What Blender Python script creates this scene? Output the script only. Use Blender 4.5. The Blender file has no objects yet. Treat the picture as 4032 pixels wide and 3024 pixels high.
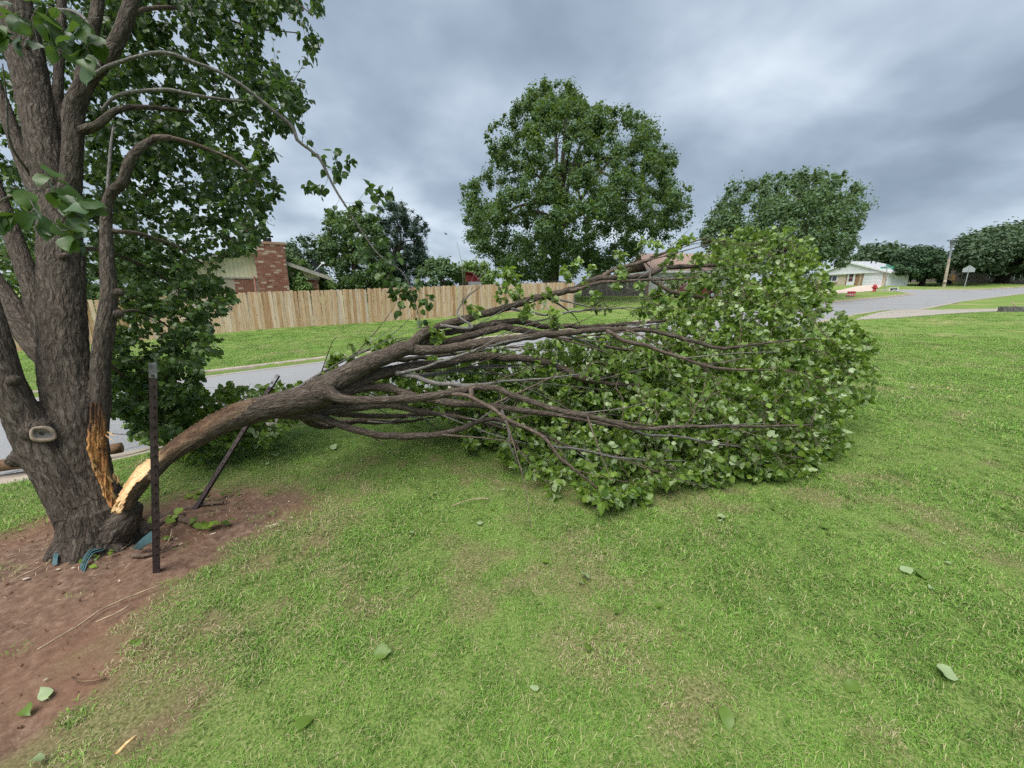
import bpy, bmesh, math, random
import numpy as np
from mathutils import Vector, Matrix, noise
from mathutils.kdtree import KDTree
from mathutils.bvhtree import BVHTree

rng = np.random.default_rng(11)
random.seed(5)
SC = bpy.context.scene
COL = SC.collection

# ------------------------------------------------------------------ camera, world, sun, exposure
F = 1519.0                      # focal length in pixels of the 4032 px wide photograph
PITCH = math.radians(13.5)
SP, CP = math.sin(PITCH), math.cos(PITCH)
CAM = np.array([0.0, 0.0, 1.55])

cam_data = bpy.data.cameras.new('camera')
cam_data.sensor_width = 36.0
cam_data.lens = 36.0 * F / 4032.0
cam_data.clip_start = 0.05
cam_data.clip_end = 2000.0
cam = bpy.data.objects.new('camera', cam_data)
COL.objects.link(cam)
cam.location = CAM
cam.rotation_euler = (math.pi / 2 - PITCH, 0, 0)
SC.camera = cam

SUN_EL, SUN_AZ = math.radians(62), math.radians(215)
SKY_GAIN = 0.150
SUN_STRENGTH = 1.5
EXPOSURE = 1.9

world = bpy.data.worlds.new('World')
SC.world = world
world.use_nodes = True
wn, wl = world.node_tree.nodes, world.node_tree.links
wn.clear()
w_out = wn.new('ShaderNodeOutputWorld')
w_mix = wn.new('ShaderNodeMixShader')
w_sky = wn.new('ShaderNodeTexSky')
w_sky.sky_type = 'NISHITA'
w_sky.sun_disc = False
w_sky.sun_elevation = SUN_EL
w_sky.sun_rotation = SUN_AZ
w_bg1 = wn.new('ShaderNodeBackground')
w_bg1.inputs['Strength'].default_value = 0.06
wl.new(w_sky.outputs[0], w_bg1.inputs['Color'])
w_tc = wn.new('ShaderNodeTexCoord')
w_sep = wn.new('ShaderNodeSeparateXYZ')
wl.new(w_tc.outputs['Generated'], w_sep.inputs[0])
w_add = wn.new('ShaderNodeMath'); w_add.operation = 'ABSOLUTE'
wl.new(w_sep.outputs['Z'], w_add.inputs[0])
w_add2 = wn.new('ShaderNodeMath'); w_add2.operation = 'ADD'; w_add2.inputs[1].default_value = 0.34
wl.new(w_add.outputs[0], w_add2.inputs[0])
w_dx = wn.new('ShaderNodeMath'); w_dx.operation = 'DIVIDE'
w_dy = wn.new('ShaderNodeMath'); w_dy.operation = 'DIVIDE'
wl.new(w_sep.outputs['X'], w_dx.inputs[0]); wl.new(w_add2.outputs[0], w_dx.inputs[1])
wl.new(w_sep.outputs['Y'], w_dy.inputs[0]); wl.new(w_add2.outputs[0], w_dy.inputs[1])
w_com = wn.new('ShaderNodeCombineXYZ')
wl.new(w_dx.outputs[0], w_com.inputs[0]); wl.new(w_dy.outputs[0], w_com.inputs[1])
w_com.inputs[2].default_value = 12.9
w_n1 = wn.new('ShaderNodeTexNoise')
w_n1.inputs['Scale'].default_value = 1.9
w_n1.inputs['Detail'].default_value = 5.0
w_n1.inputs['Roughness'].default_value = 0.46
w_n1.inputs['Distortion'].default_value = 0.15
wl.new(w_com.outputs[0], w_n1.inputs['Vector'])
w_ramp = wn.new('ShaderNodeValToRGB')
cr = w_ramp.color_ramp
cr.elements[0].position = 0.34; cr.elements[0].color = (0.215, 0.270, 0.345, 1)
cr.elements[1].position = 0.72; cr.elements[1].color = (0.64, 0.715, 0.79, 1)
e = cr.elements.new(0.48); e.color = (0.320, 0.390, 0.480, 1)
e = cr.elements.new(0.59); e.color = (0.450, 0.530, 0.620, 1)
wl.new(w_n1.outputs[0], w_ramp.inputs[0])
w_bg2 = wn.new('ShaderNodeBackground')
w_bg2.inputs['Strength'].default_value = SKY_GAIN / 0.45
wl.new(w_ramp.outputs[0], w_bg2.inputs['Color'])
w_mix.inputs[0].default_value = 0.94
wl.new(w_bg1.outputs[0], w_mix.inputs[1]); wl.new(w_bg2.outputs[0], w_mix.inputs[2])
wl.new(w_mix.outputs[0], w_out.inputs['Surface'])

sun_data = bpy.data.lights.new('sun', 'SUN')
sun_data.energy = SUN_STRENGTH
sun_data.angle = math.radians(50)
sun_data.color = (1.0, 0.97, 0.92)
sun = bpy.data.objects.new('sun', sun_data)
COL.objects.link(sun)
sd = Vector((math.sin(SUN_AZ) * math.cos(SUN_EL), math.cos(SUN_AZ) * math.cos(SUN_EL), math.sin(SUN_EL)))
sun.rotation_euler = sd.to_track_quat('Z', 'Y').to_euler()

SC.view_settings.view_transform = 'Standard'
SC.view_settings.look = 'None'
SC.view_settings.exposure = EXPOSURE
SC.view_settings.gamma = 1.0
SC.view_settings.use_curve_mapping = False
SC.render.engine = 'CYCLES'
SC.cycles.use_denoising = False
SC.cycles.max_bounces = 4
SC.cycles.diffuse_bounces = 3
SC.cycles.glossy_bounces = 2
SC.cycles.use_adaptive_sampling = True
SC.cycles.adaptive_threshold = 0.015
SC.cycles.use_light_tree = False
SC.cycles.transparent_max_bounces = 6
SC.cycles.sample_clamp_indirect = 6.0

# ------------------------------------------------------------------ helpers: pixels to points
def ray(x, y):
    xc = (x - 2016.0) / F; yc = (y - 1512.0) / F
    return np.array([xc, CP - yc * SP, -SP - yc * CP])
def P(x, y, d):
    return CAM + d * ray(x, y)
def D(x, y):                    # pixels read off the 2212 px wide view
    return x * 4032.0 / 2212.0, y * 4032.0 / 2212.0
def Zm(x0, y0, s):
    return lambda x, y: (x0 + x * s, y0 + y * s)

def lerp(a, b, t): return a + (b - a) * t
def sstep(a, b, x):
    t = np.clip((x - a) / (b - a), 0, 1); return t * t * (3 - 2 * t)

def in_poly(px, py, poly):
    px = np.asarray(px, float); py = np.asarray(py, float)
    inside = np.zeros(px.shape, bool)
    n = len(poly)
    for i in range(n):
        x1, y1 = poly[i][0], poly[i][1]; x2, y2 = poly[(i + 1) % n][0], poly[(i + 1) % n][1]
        c = ((y1 > py) != (y2 > py))
        xi = (x2 - x1) * (py - y1) / ((y2 - y1) if y2 != y1 else 1e-9) + x1
        inside ^= c & (px < xi)
    return inside
def dist_poly(px, py, poly, closed=True):
    px = np.asarray(px, float); py = np.asarray(py, float)
    best = np.full(px.shape, 1e9)
    n = len(poly)
    for i in range(n if closed else n - 1):
        x1, y1 = poly[i][0], poly[i][1]; x2, y2 = poly[(i + 1) % n][0], poly[(i + 1) % n][1]
        dx, dy = x2 - x1, y2 - y1
        L = dx * dx + dy * dy + 1e-12
        t = np.clip(((px - x1) * dx + (py - y1) * dy) / L, 0, 1)
        best = np.minimum(best, np.hypot(px - x1 - t * dx, py - y1 - t * dy))
    return best
def vnoise(x, y, f, seed=0.0):
    """cheap smooth value noise on arrays, 0..1"""
    x = np.asarray(x, float) * f + seed * 17.3; y = np.asarray(y, float) * f + seed * 7.1
    xi, yi = np.floor(x), np.floor(y); fx, fy = x - xi, y - yi
    fx = fx * fx * (3 - 2 * fx); fy = fy * fy * (3 - 2 * fy)
    h = lambda a, b: np.modf(np.abs(np.sin(a * 127.1 + b * 311.7 + seed) * 43758.5453))[0]
    return lerp(lerp(h(xi, yi), h(xi + 1, yi), fx), lerp(h(xi, yi + 1), h(xi + 1, yi + 1), fx), fy)

# ------------------------------------------------------------------ terrain
ctrl = []
def cz(x, y, z): ctrl.append((x, y, z))
def cp_(px, py, d):
    p = P(px, py, d); ctrl.append(tuple(p)); return p
def pz(px, py, z):              # where the pixel's ray meets the level z
    r = ray(px, py); t = (z - CAM[2]) / r[2]; return CAM + t * r
for gx in (-7, -4.5, -2, 0, 2, 4, 6):
    for gy in (-6, -3, 0, 2):
        cz(gx, gy, 0.0)
for q in ((0, 3.6), (2, 4), (4, 4.5), (-2.2, 3.0), (-1, 4.2), (7, 5)): cz(q[0], q[1], 0.0)
near_kerb = [pz(0, 1895, -0.22), pz(450, 1803, -0.22)]
near_kerb.insert(0, near_kerb[0] + (near_kerb[0] - near_kerb[1]) * 6)
near_kerb[0][2] = -0.3
near_kerb += [P(3135, 1285, 19.0), P(3617, 1218, 30.0), P(3787, 1185, 38.0), P(4032, 1156, 42.0)]
e_ = near_kerb[-1] + (near_kerb[-1] - near_kerb[-2]) * 5; e_[2] = 1.9; near_kerb.append(e_)
far_kerb = [pz(417, 1508, -0.42), pz(991, 1440, -0.42)]
far_kerb.insert(0, far_kerb[0] + (far_kerb[0] - far_kerb[1]) * 9); far_kerb[0][2] = -0.5
far_kerb += [P(3215, 1190, 37.0), P(3591, 1156, 47.0)]
corner_back = P(3520, 1145, 51.5)
cross_kerb = [P(3330, 1144, 56), P(3463, 1141, 54), P(3689, 1139, 52), P(3858, 1138, 52), P(4032, 1128, 54)]
e_ = cross_kerb[-1] + (cross_kerb[-1] - cross_kerb[-2]) * 5; e_[2] = 2.6; cross_kerb.append(e_)
for q in near_kerb + far_kerb + cross_kerb: ctrl.append(tuple(q))
FENCE_D = lambda x: 1.0 / (0.0559 - 1.355e-5 * (x - 870))
fence_base_px = [(-200, 1405), (300, 1362), (830, 1316), (1000, 1299), (1300, 1280), (1560, 1262), (2000, 1230), (2265, 1213)]
for (x, y) in fence_base_px: cp_(x, y, FENCE_D(x))
for q in ((3947, 1228, 22), (3700, 1241, 21), (3350, 1172, 42), (3441, 1149, 50), (3487, 1124.5, 58.5), (3312, 1123, 66),
          (3716, 1130, 57), (3798, 1131, 55), (3940, 1117, 58), (4032, 1116, 64), (3617, 1126, 60), (2560, 1162, 44), (2480, 1185, 33)):
    cp_(*q)
for a in range(0, 360, 30):
    X, Y = 260 * math.sin(math.radians(a)), 260 * math.cos(math.radians(a))
    cz(X, Y, 3.2 if Y > 50 else 0.5)
for q in ((-30, 60, 0.9), (0, 70, 1.8), (40, 90, 2.8), (-60, 40, 0.3), (90, 90, 3.2), (-12, 38, 0.5), (25, 5, 0.25), (45, 15, 0.7), (-25, -10, -0.2), (20, -20, 0.1)): cz(*q)
ctrl = np.array(ctrl)
def tps_fit(c, lam=0.004):
    X = c[:, :2] / 50.0; n = len(c)
    d = np.hypot(X[:, None, 0] - X[None, :, 0], X[:, None, 1] - X[None, :, 1])
    K = np.where(d > 0, d * d * np.log(d + 1e-12), 0) + lam * 0.001 * np.eye(n)
    Pm = np.c_[np.ones(n), X]
    A = np.block([[K, Pm], [Pm.T, np.zeros((3, 3))]])
    return np.linalg.lstsq(A, np.r_[c[:, 2], 0, 0, 0], rcond=None)[0], X
_W, _X = tps_fit(ctrl)
def H(x, y):
    x = np.atleast_1d(np.asarray(x, float)) / 50; y = np.atleast_1d(np.asarray(y, float)) / 50
    out = np.empty(x.size); xf, yf = x.ravel(), y.ravel()
    for s in range(0, xf.size, 20000):
        a, b = xf[s:s + 20000], yf[s:s + 20000]
        d2 = (a[:, None] - _X[None, :, 0]) ** 2 + (b[:, None] - _X[None, :, 1]) ** 2
        out[s:s + 20000] = 0.5 * np.where(d2 > 0, d2 * np.log(d2 + 1e-24), 0) @ _W[:-3] + _W[-3] + _W[-2] * a + _W[-1] * b
    return out.reshape(x.shape)
def Hs(x, y): return float(H(x, y)[0])
_T = np.geomspace(0.8, 300, 700)
def G(px, py, lift=0.0):
    """the point of the ground seen at this pixel"""
    r = ray(px, py)
    q = CAM[None] + _T[:, None] * r[None]
    dz = q[:, 2] - H(q[:, 0], q[:, 1])
    k = np.argmax(dz < 0)
    if dz[k] >= 0: k = len(_T) - 1
    t = _T[k] if k == 0 else _T[k - 1] + (_T[k] - _T[k - 1]) * dz[k - 1] / (dz[k - 1] - dz[k])
    p = CAM + t * r
    p[2] = Hs(p[0], p[1]) + lift
    return p
def GD(x, y, lift=0.0): return G(*D(x, y), lift)

ROAD_POLY = [tuple(q[:2]) for q in near_kerb] + [tuple(q[:2]) for q in cross_kerb[::-1]] + [tuple(corner_back[:2])] + [tuple(q[:2]) for q in far_kerb[::-1]]

# bare earth round the trunk (world outline) and the thin worn margin of it
dirt_px = [(-150, 1180), (0, 1172), (60, 1140), (110, 1122), (230, 1112), (330, 1092), (440, 1062), (560, 1047), (655, 1070), (672, 1108), (640, 1150), (560, 1180),
           (480, 1205), (420, 1250), (375, 1300), (300, 1350), (390, 1395), (285, 1470), (170, 1560), (60, 1620), (-30, 1650), (-250, 1659), (-400, 1500)]
DIRT = [tuple(GD(x, y)[:2]) for x, y in dirt_px]
spots_px = [(620, 1300, .10), (560, 1220, .16), (470, 1330, .10), (680, 1185, .14), (1190, 1465, .035), (1140, 1540, .05), (430, 1510, .09), (1440, 1375, .03), (590, 1395, .06), (330, 1600, .12)]
SPOTS = [(*GD(x, y)[:2], r) for x, y, r in spots_px]
def dirt_mask(x, y):
    d = dist_poly(x, y, DIRT); s = np.where(in_poly(x, y, DIRT), d, -d)
    n = vnoise(x, y, 2.2, 1) * .5 + vnoise(x, y, 6, 2) * .3 + vnoise(x, y, 15, 3) * .2
    m = sstep(-0.22, 0.20, s + (n - .5) * 0.75)
    for (a, b, r) in SPOTS:
        dd = r - np.hypot(x - a, y - b) * (0.8 + .5 * n)
        m = np.maximum(m, sstep(-0.05, 0.08, dd + (n - .5) * .22) * .6)
    return m
def straw_mask(x, y):
    d = dist_poly(x, y, DIRT); s = np.where(in_poly(x, y, DIRT), 0.0, d)
    near = np.exp(-s / 0.45)
    n = vnoise(x, y, .9, 5) * .34 + vnoise(x, y, 3.1, 6) * .33 + vnoise(x, y, 8, 7) * .33
    return np.clip(near * .7 + sstep(.56, .70, n) * .85, 0, 1)

# ------------------------------------------------------------------ materials
MATS = {}
class NT:
    def __init__(s, name):
        s.m = bpy.data.materials.new(name); s.m.use_nodes = True
        s.n = s.m.node_tree.nodes; s.l = s.m.node_tree.links
        s.bsdf = s.n.get('Principled BSDF'); s.out = s.n.get('Material Output')
        MATS[name] = s.m
    def node(s, t, **kw):
        n = s.n.new(t)
        for k, v in kw.items():
            if k in n.inputs: n.inputs[k].default_value = v
            else: setattr(n, k, v)
        return n
    def link(s, a, b): s.l.new(a, b)
    def coord(s, kind='Object'):
        return s.node('ShaderNodeTexCoord').outputs[kind]
    def attr(s, name, out='Vector'):
        n = s.node('ShaderNodeAttribute'); n.attribute_name = name; return n.outputs[out]
    def mapping(s, vec, scale=(1, 1, 1), loc=(0, 0, 0), rot=(0, 0, 0)):
        n = s.node('ShaderNodeMapping'); n.inputs['Scale'].default_value = scale; n.inputs['Location'].default_value = loc; n.inputs['Rotation'].default_value = rot
        s.link(vec, n.inputs['Vector']); return n.outputs[0]
    def noise(s, vec, scale=5, detail=4, rough=.55, dist=0.0):
        n = s.node('ShaderNodeTexNoise'); n.inputs['Scale'].default_value = scale; n.inputs['Detail'].default_value = detail
        n.inputs['Roughness'].default_value = rough; n.inputs['Distortion'].default_value = dist
        if vec is not None: s.link(vec, n.inputs['Vector'])
        return n.outputs[0]
    def ramp(s, fac, stops):
        n = s.node('ShaderNodeValToRGB'); c = n.color_ramp
        c.elements[0].position, c.elements[0].color = stops[0][0], (*stops[0][1], 1)
        c.elements[1].position, c.elements[1].color = stops[-1][0], (*stops[-1][1], 1)
        for p, col in stops[1:-1]:
            e = c.elements.new(p); e.color = (*col, 1)
        s.link(fac, n.inputs[0]); return n.outputs[0]
    def mix(s, fac, a, b, mode='MIX'):
        n = s.node('ShaderNodeMix'); n.data_type = 'RGBA'; n.blend_type = mode
        for v, k in ((fac, 0), (a, 6), (b, 7)):
            if isinstance(v, (int, float)): n.inputs[k].default_value = v
            elif isinstance(v, tuple): n.inputs[k].default_value = (*v, 1)
            else: s.link(v, n.inputs[k])
        return n.outputs[2]
    def math(s, op, a, b=None, c=None, clamp=False):
        n = s.node('ShaderNodeMath'); n.operation = op; n.use_clamp = clamp
        for i, v in enumerate((a, b, c)):
            if v is None: continue
            if isinstance(v, (int, float)): n.inputs[i].default_value = v
            else: s.link(v, n.inputs[i])
        return n.outputs[0]
    def bump(s, h, strength=.5, dist=.01):
        n = s.node('ShaderNodeBump'); n.inputs['Strength'].default_value = strength; n.inputs['Distance'].default_value = dist
        s.link(h, n.inputs['Height']); s.link(n.outputs[0], s.bsdf.inputs['Normal']); return n.outputs[0]
    def base(s, col, rough=.8, spec=.3, metal=0.0):
        if isinstance(col, tuple): s.bsdf.inputs['Base Color'].default_value = (*col, 1)
        else: s.link(col, s.bsdf.inputs['Base Color'])
        if isinstance(rough, (int, float)): s.bsdf.inputs['Roughness'].default_value = rough
        else: s.link(rough, s.bsdf.inputs['Roughness'])
        s.bsdf.inputs['Specular IOR Level'].default_value = spec
        s.bsdf.inputs['Metallic'].default_value = metal
        return s.m

def plain(name, col, rough=.7, spec=.3, metal=0., var=.25, scale=6.0, bump=0.0):
    t = NT(name); c = t.coord()
    n = t.noise(c, scale, 5)
    lo = tuple(v * (1 - var) for v in col); hi = tuple(min(1, v * (1 + var)) for v in col)
    t.base(t.ramp(n, [(.3, lo), (.7, hi)]), rough, spec, metal)
    if bump: t.bump(n, bump, .01)
    return t.m

def leaf_material(name, dark, light, under, trans=.3, rough=.45, spec=.35):
    t = NT(name)
    tint = t.attr('tint', 'Fac')
    col = t.mix(tint, dark, light)
    nz = t.noise(t.coord(), 9, 3)
    col = t.mix(t.math('MULTIPLY', nz, .35), col, tuple(v * .55 for v in dark))
    g = t.node('ShaderNodeNewGeometry')
    ucol = t.mix(tint, under, tuple(min(1, v * 1.25) for v in under))
    col2 = t.mix(g.outputs['Backfacing'], col, ucol)
    t.base(col2, rough, spec)
    tr = t.node('ShaderNodeBsdfTranslucent')
    tc = t.mix(.5, col, (light[0] * 1.5, light[1] * 1.45, light[2] * .7))
    t.link(tc, tr.inputs['Color'])
    ms = t.node('ShaderNodeMixShader'); ms.inputs[0].default_value = trans
    t.link(t.bsdf.outputs[0], ms.inputs[1]); t.link(tr.outputs[0], ms.inputs[2])
    t.link(ms.outputs[0], t.out.inputs['Surface'])
    return t.m

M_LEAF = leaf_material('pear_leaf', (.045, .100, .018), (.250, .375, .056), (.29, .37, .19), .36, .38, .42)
M_LEAF_DARK = leaf_material('standing_pear_leaf', (.016, .042, .015), (.105, .190, .032), (.085, .135, .065), .34, .4, .4)  # same leaf darkened, with the backlit crown's shade put into its colour

def bark_material(name, lo, mid, hi, sx=42., sv=12., strength=.9, lichen=0.0, wood=False):
    t = NT(name)
    b = t.attr('bark')
    wv = t.node('ShaderNodeTexNoise', Scale=9.0, Detail=3.0); t.link(b, wv.inputs['Vector'])
    wsub = t.node('ShaderNodeVectorMath', operation='SUBTRACT'); t.link(wv.outputs['Color'], wsub.inputs[0]); wsub.inputs[1].default_value = (.5, .5, .5)
    wsc = t.node('ShaderNodeVectorMath', operation='SCALE'); t.link(wsub.outputs[0], wsc.inputs[0]); wsc.inputs['Scale'].default_value = .07
    wad = t.node('ShaderNodeVectorMath', operation='ADD'); t.link(b, wad.inputs[0]); t.link(wsc.outputs[0], wad.inputs[1])
    m = t.mapping(wad.outputs[0], (sx, sx, sv))
    vo = t.node('ShaderNodeTexVoronoi', feature='DISTANCE_TO_EDGE', Scale=1.0); t.link(m, vo.inputs['Vector'])
    crack = t.math('MULTIPLY', vo.outputs['Distance'], 4.5, clamp=True)
    fine = t.noise(t.mapping(b, (sx * 2.6, sx * 2.6, sv * 2.2)), 1.0, 5, .65)
    big = t.noise(t.mapping(b, (7, 7, 3)), 1.0, 3)
    rid = t.math('ABSOLUTE', t.math('SUBTRACT', t.noise(t.mapping(wad.outputs[0], (sx * .8, sx * .8, sv * .55)), 1.0, 3, .6), .5))
    rid = t.math('MULTIPLY', rid, 5.0, clamp=True)
    h = t.math('ADD', t.math('ADD', t.math('MULTIPLY', crack, .35), t.math('MULTIPLY', rid, .5)), t.math('MULTIPLY', fine, .8))
    col = t.ramp(t.math('ADD', t.math('ADD', t.math('MULTIPLY', crack, .18), t.math('MULTIPLY', rid, .3)), t.math('MULTIPLY', fine, .6)), [(.25, lo), (.52, mid), (.85, hi)])
    col = t.mix(t.math('MULTIPLY', t.math('SUBTRACT', big, .35), 1.1, clamp=True), col, tuple(v * .6 for v in mid))
    if lichen:
        ln = t.noise(t.mapping(b, (30, 30, 22)), 1.0, 4, .7)
        col = t.mix(t.math('MULTIPLY', t.math('SUBTRACT', ln, .55, clamp=True), lichen * 4, clamp=True), col, (.19, .20, .15))
    rough = .9
    t.base(col, rough, .2)
    t.bump(h, strength, .012)
    if wood:
        wd = t.attr('wood', 'Fac')
        fib = t.noise(t.mapping(b, (95, 95, 3.2)), 1.0, 6, .7, .3)
        blot = t.noise(t.mapping(b, (14, 14, 6)), 1.0, 3)
        wc = t.ramp(fib, [(.22, (.22, .10, .04)), (.40, (.55, .33, .15)), (.55, (.74, .54, .30)), (.75, (.86, .72, .48))])
        dk = t.attr('dark', 'Fac')
        wc = t.mix(t.math('MULTIPLY', t.math('SUBTRACT', blot, .45), 2.0, clamp=True), wc, (.42, .19, .065))
        dn = t.noise(t.mapping(b, (34, 34, 13)), 1.0, 5, .7)
        wc = t.mix(dk, wc, t.ramp(dn, [(.3, (.030, .019, .013)), (.52, (.085, .050, .030)), (.72, (.20, .125, .075))]))
        t.base(t.mix(wd, col, wc), rough, .2)
        hh = t.node('ShaderNodeMix'); t.link(wd, hh.inputs[0]); t.link(h, hh.inputs[2]); t.link(fib, hh.inputs[3])
        t.bump(hh.outputs[0], strength, .012)
    return t.m
M_BARK = bark_material('trunk_bark', (.021, .016, .012), (.085, .067, .053), (.178, .148, .120), 44, 8, .9, .35)
M_BARK_LIMB = bark_material('limb_bark', (.026, .019, .014), (.098, .077, .060), (.215, .175, .145), 52, 11, .8, .1, wood=True)
M_TWIG = bark_material('twig_bark', (.05, .036, .028), (.13, .097, .076), (.24, .195, .16), 60, 22, .5)
M_GREYTWIG = bark_material('grey_branch_bark', (.07, .063, .057), (.17, .158, .145), (.30, .285, .27), 60, 24, .5)
M_FARBARK = plain('far_tree_bark', (.045, .036, .030), .9, .1, var=.4, scale=3)

def wound_material():
    t = NT('torn_wood'); b = t.attr('bark')
    fib = t.noise(t.mapping(b, (75, 75, 4.0)), 1.0, 6, .7, .4)
    blot = t.noise(t.mapping(b, (13, 13, 7)), 1.0, 4, .6)
    wc = t.ramp(fib, [(.26, (.11, .045, .018)), (.45, (.42, .20, .065)), (.6, (.62, .36, .14)), (.8, (.80, .60, .32))])
    wc = t.mix(t.math('MULTIPLY', t.math('SUBTRACT', blot, .42), 2.6, clamp=True), wc, (.40, .15, .05))
    dk = t.attr('dark', 'Fac')
    wc = t.mix(dk, wc, (.075, .045, .030))
    t.base(wc, .85, .2); t.bump(fib, .9, .012); return t.m
M_WOUND = wound_material()
def splinter_mat():
    t = NT('splinter_wood'); c = t.coord()
    f = t.noise(t.mapping(c, (120, 120, 120)), 1.0, 4)
    t.base(t.ramp(f, [(.3, (.50, .26, .09)), (.6, (.74, .52, .26)), (.8, (.84, .68, .42))]), .85, .2); return t.m
M_SPLINTER = splinter_mat()

def ground_material():
    t = NT('lawn_ground')
    pos = t.node('ShaderNodeNewGeometry').outputs['Position']
    d = t.attr('dirt', 'Fac'); far = t.attr('far', 'Fac'); st = t.attr('straw', 'Fac')
    n1 = t.noise(pos, 1.3, 5); n2 = t.noise(pos, 26, 4, .7); n3 = t.noise(t.mapping(pos, (1, 1, 1)), 90, 3, .7); n4 = t.noise(pos, .35, 4, .6)
    soil = t.ramp(n2, [(.25, (.052, .034, .025)), (.5, (.132, .085, .060)), (.75, (.245, .170, .125))])
    soil = t.mix(t.math('MULTIPLY', t.math('SUBTRACT', n1, .4, clamp=True), 2.2, clamp=True), soil, (.185, .098, .062))
    thatch = t.ramp(n3, [(.3, (.050, .080, .018)), (.5, (.125, .190, .045)), (.72, (.230, .260, .095))])
    thatch = t.mix(st, thatch, t.ramp(n3, [(.3, (.05, .045, .02)), (.5, (.13, .125, .05)), (.72, (.25, .225, .12))]))
    n5 = t.noise(t.mapping(pos, (1, 1, 1)), 13, 6, .72)
    lawn = t.ramp(n5, [(.25, (.080, .145, .030)), (.5, (.135, .210, .048)), (.75, (.200, .270, .076))])
    lawn = t.mix(t.math('MULTIPLY', t.math('SUBTRACT', n4, .47, clamp=True), 4.0, clamp=True), lawn, (.270, .262, .115))
    g = t.mix(far, thatch, lawn)
    t.base(t.mix(d, g, soil), .95, .1)
    t.bump(t.math('MULTIPLY', t.math('ADD', n2, t.math('MULTIPLY', n3, .6)), t.math('SUBTRACT', 1.0, far)), .5, .015)
    return t.m
M_GROUND = ground_material()

def grass_material(name, dark, light, dry, drymin):
    t = NT(name)
    tint = t.attr('tint', 'Fac')
    pos = t.node('ShaderNodeNewGeometry').outputs['Position']
    n = t.noise(pos, .8, 3); n2 = t.noise(pos, 4.5, 3); n4 = t.noise(pos, .35, 4, .6)
    col = t.mix(tint, dark, light)
    col = t.mix(t.math('MULTIPLY', t.math('SUBTRACT', n, .42, clamp=True), 2.0, clamp=True), col, tuple(min(1, v * 1.35) for v in light))
    col = t.mix(t.math('MULTIPLY', t.math('SUBTRACT', n2, .48, clamp=True), 1.6, clamp=True), col, dark)
    inst = t.node('ShaderNodeObjectInfo').outputs['Random']
    col = t.mix(t.math('MULTIPLY', t.math('SUBTRACT', inst, .55, clamp=True), 1.5, clamp=True), col, tuple(min(1, v * 1.3) for v in light))
    col = t.mix(t.math('MULTIPLY', t.math('SUBTRACT', .3, inst, clamp=True), 2.2, clamp=True), col, tuple(v * .7 for v in dark))
    dr = t.attr('dry', 'Fac')
    dd = t.math('MULTIPLY', t.math('SUBTRACT', dr, drymin), 5.0, clamp=True)
    col = t.mix(dd, col, dry)
    t.base(col, .6, .2)
    tr = t.node('ShaderNodeBsdfTranslucent'); t.link(col, tr.inputs['Color'])
    ms = t.node('ShaderNodeMixShader'); ms.inputs[0].default_value = .3
    t.link(t.bsdf.outputs[0], ms.inputs[1]); t.link(tr.outputs[0], ms.inputs[2]); t.link(ms.outputs[0], t.out.inputs['Surface'])
    return t.m
M_GRASS = grass_material('grass_blades', (.070, .155, .026), (.200, .360, .062), (.46, .42, .22), .80)
M_STRAW = grass_material('dry_grass_blades', (.095, .160, .035), (.23, .340, .080), (.52, .45, .27), .45)

def asphalt():
    t = NT('asphalt'); p = t.node('ShaderNodeNewGeometry').outputs['Position']
    n1 = t.noise(p, 45, 3, .8); n2 = t.noise(p, .5, 4); n3 = t.noise(t.mapping(p, (.6, .6, 1), rot=(0, 0, -.65)), 2.0, 3)
    c = t.ramp(n1, [(.3, (.185, .188, .192)), (.7, (.300, .303, .308))])
    c = t.mix(t.math('MULTIPLY', t.math('SUBTRACT', n2, .4, clamp=True), 1.6, clamp=True), c, (.215, .216, .220))
    vo = t.node('ShaderNodeTexVoronoi', feature='DISTANCE_TO_EDGE', Scale=.28)
    t.link(t.mix(.25, p, t.node('ShaderNodeTexNoise', Scale=1.5).outputs['Color']), vo.inputs['Vector'])
    crk = t.math('LESS_THAN', vo.outputs['Distance'], .0035)
    c = t.mix(t.math('MULTIPLY', crk, .6), c, (.09, .09, .09))
    t.base(c, .9, .25); t.bump(n1, .4, .006); return t.m
M_ROAD = asphalt()
def concrete(name, col):
    t = NT(name); p = t.node('ShaderNodeNewGeometry').outputs['Position']
    n1 = t.noise(p, 3.0, 6, .7); n2 = t.noise(p, 60, 3)
    c = t.ramp(n1, [(.25, tuple(v * .55 for v in col)), (.5, col), (.75, tuple(min(1, v * 1.25) for v in col))])
    c = t.mix(t.math('MULTIPLY', n2, .3), c, tuple(v * .7 for v in col))
    t.base(c, .9, .2); t.bump(n1, .4, .01); return t.m
M_KERB = concrete('kerb_concrete', (.34, .29, .235))
M_DRIVE = concrete('driveway_concrete', (.33, .30, .265))
M_DRIVE2 = concrete('house_driveway_concrete', (.52, .42, .355))

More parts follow.
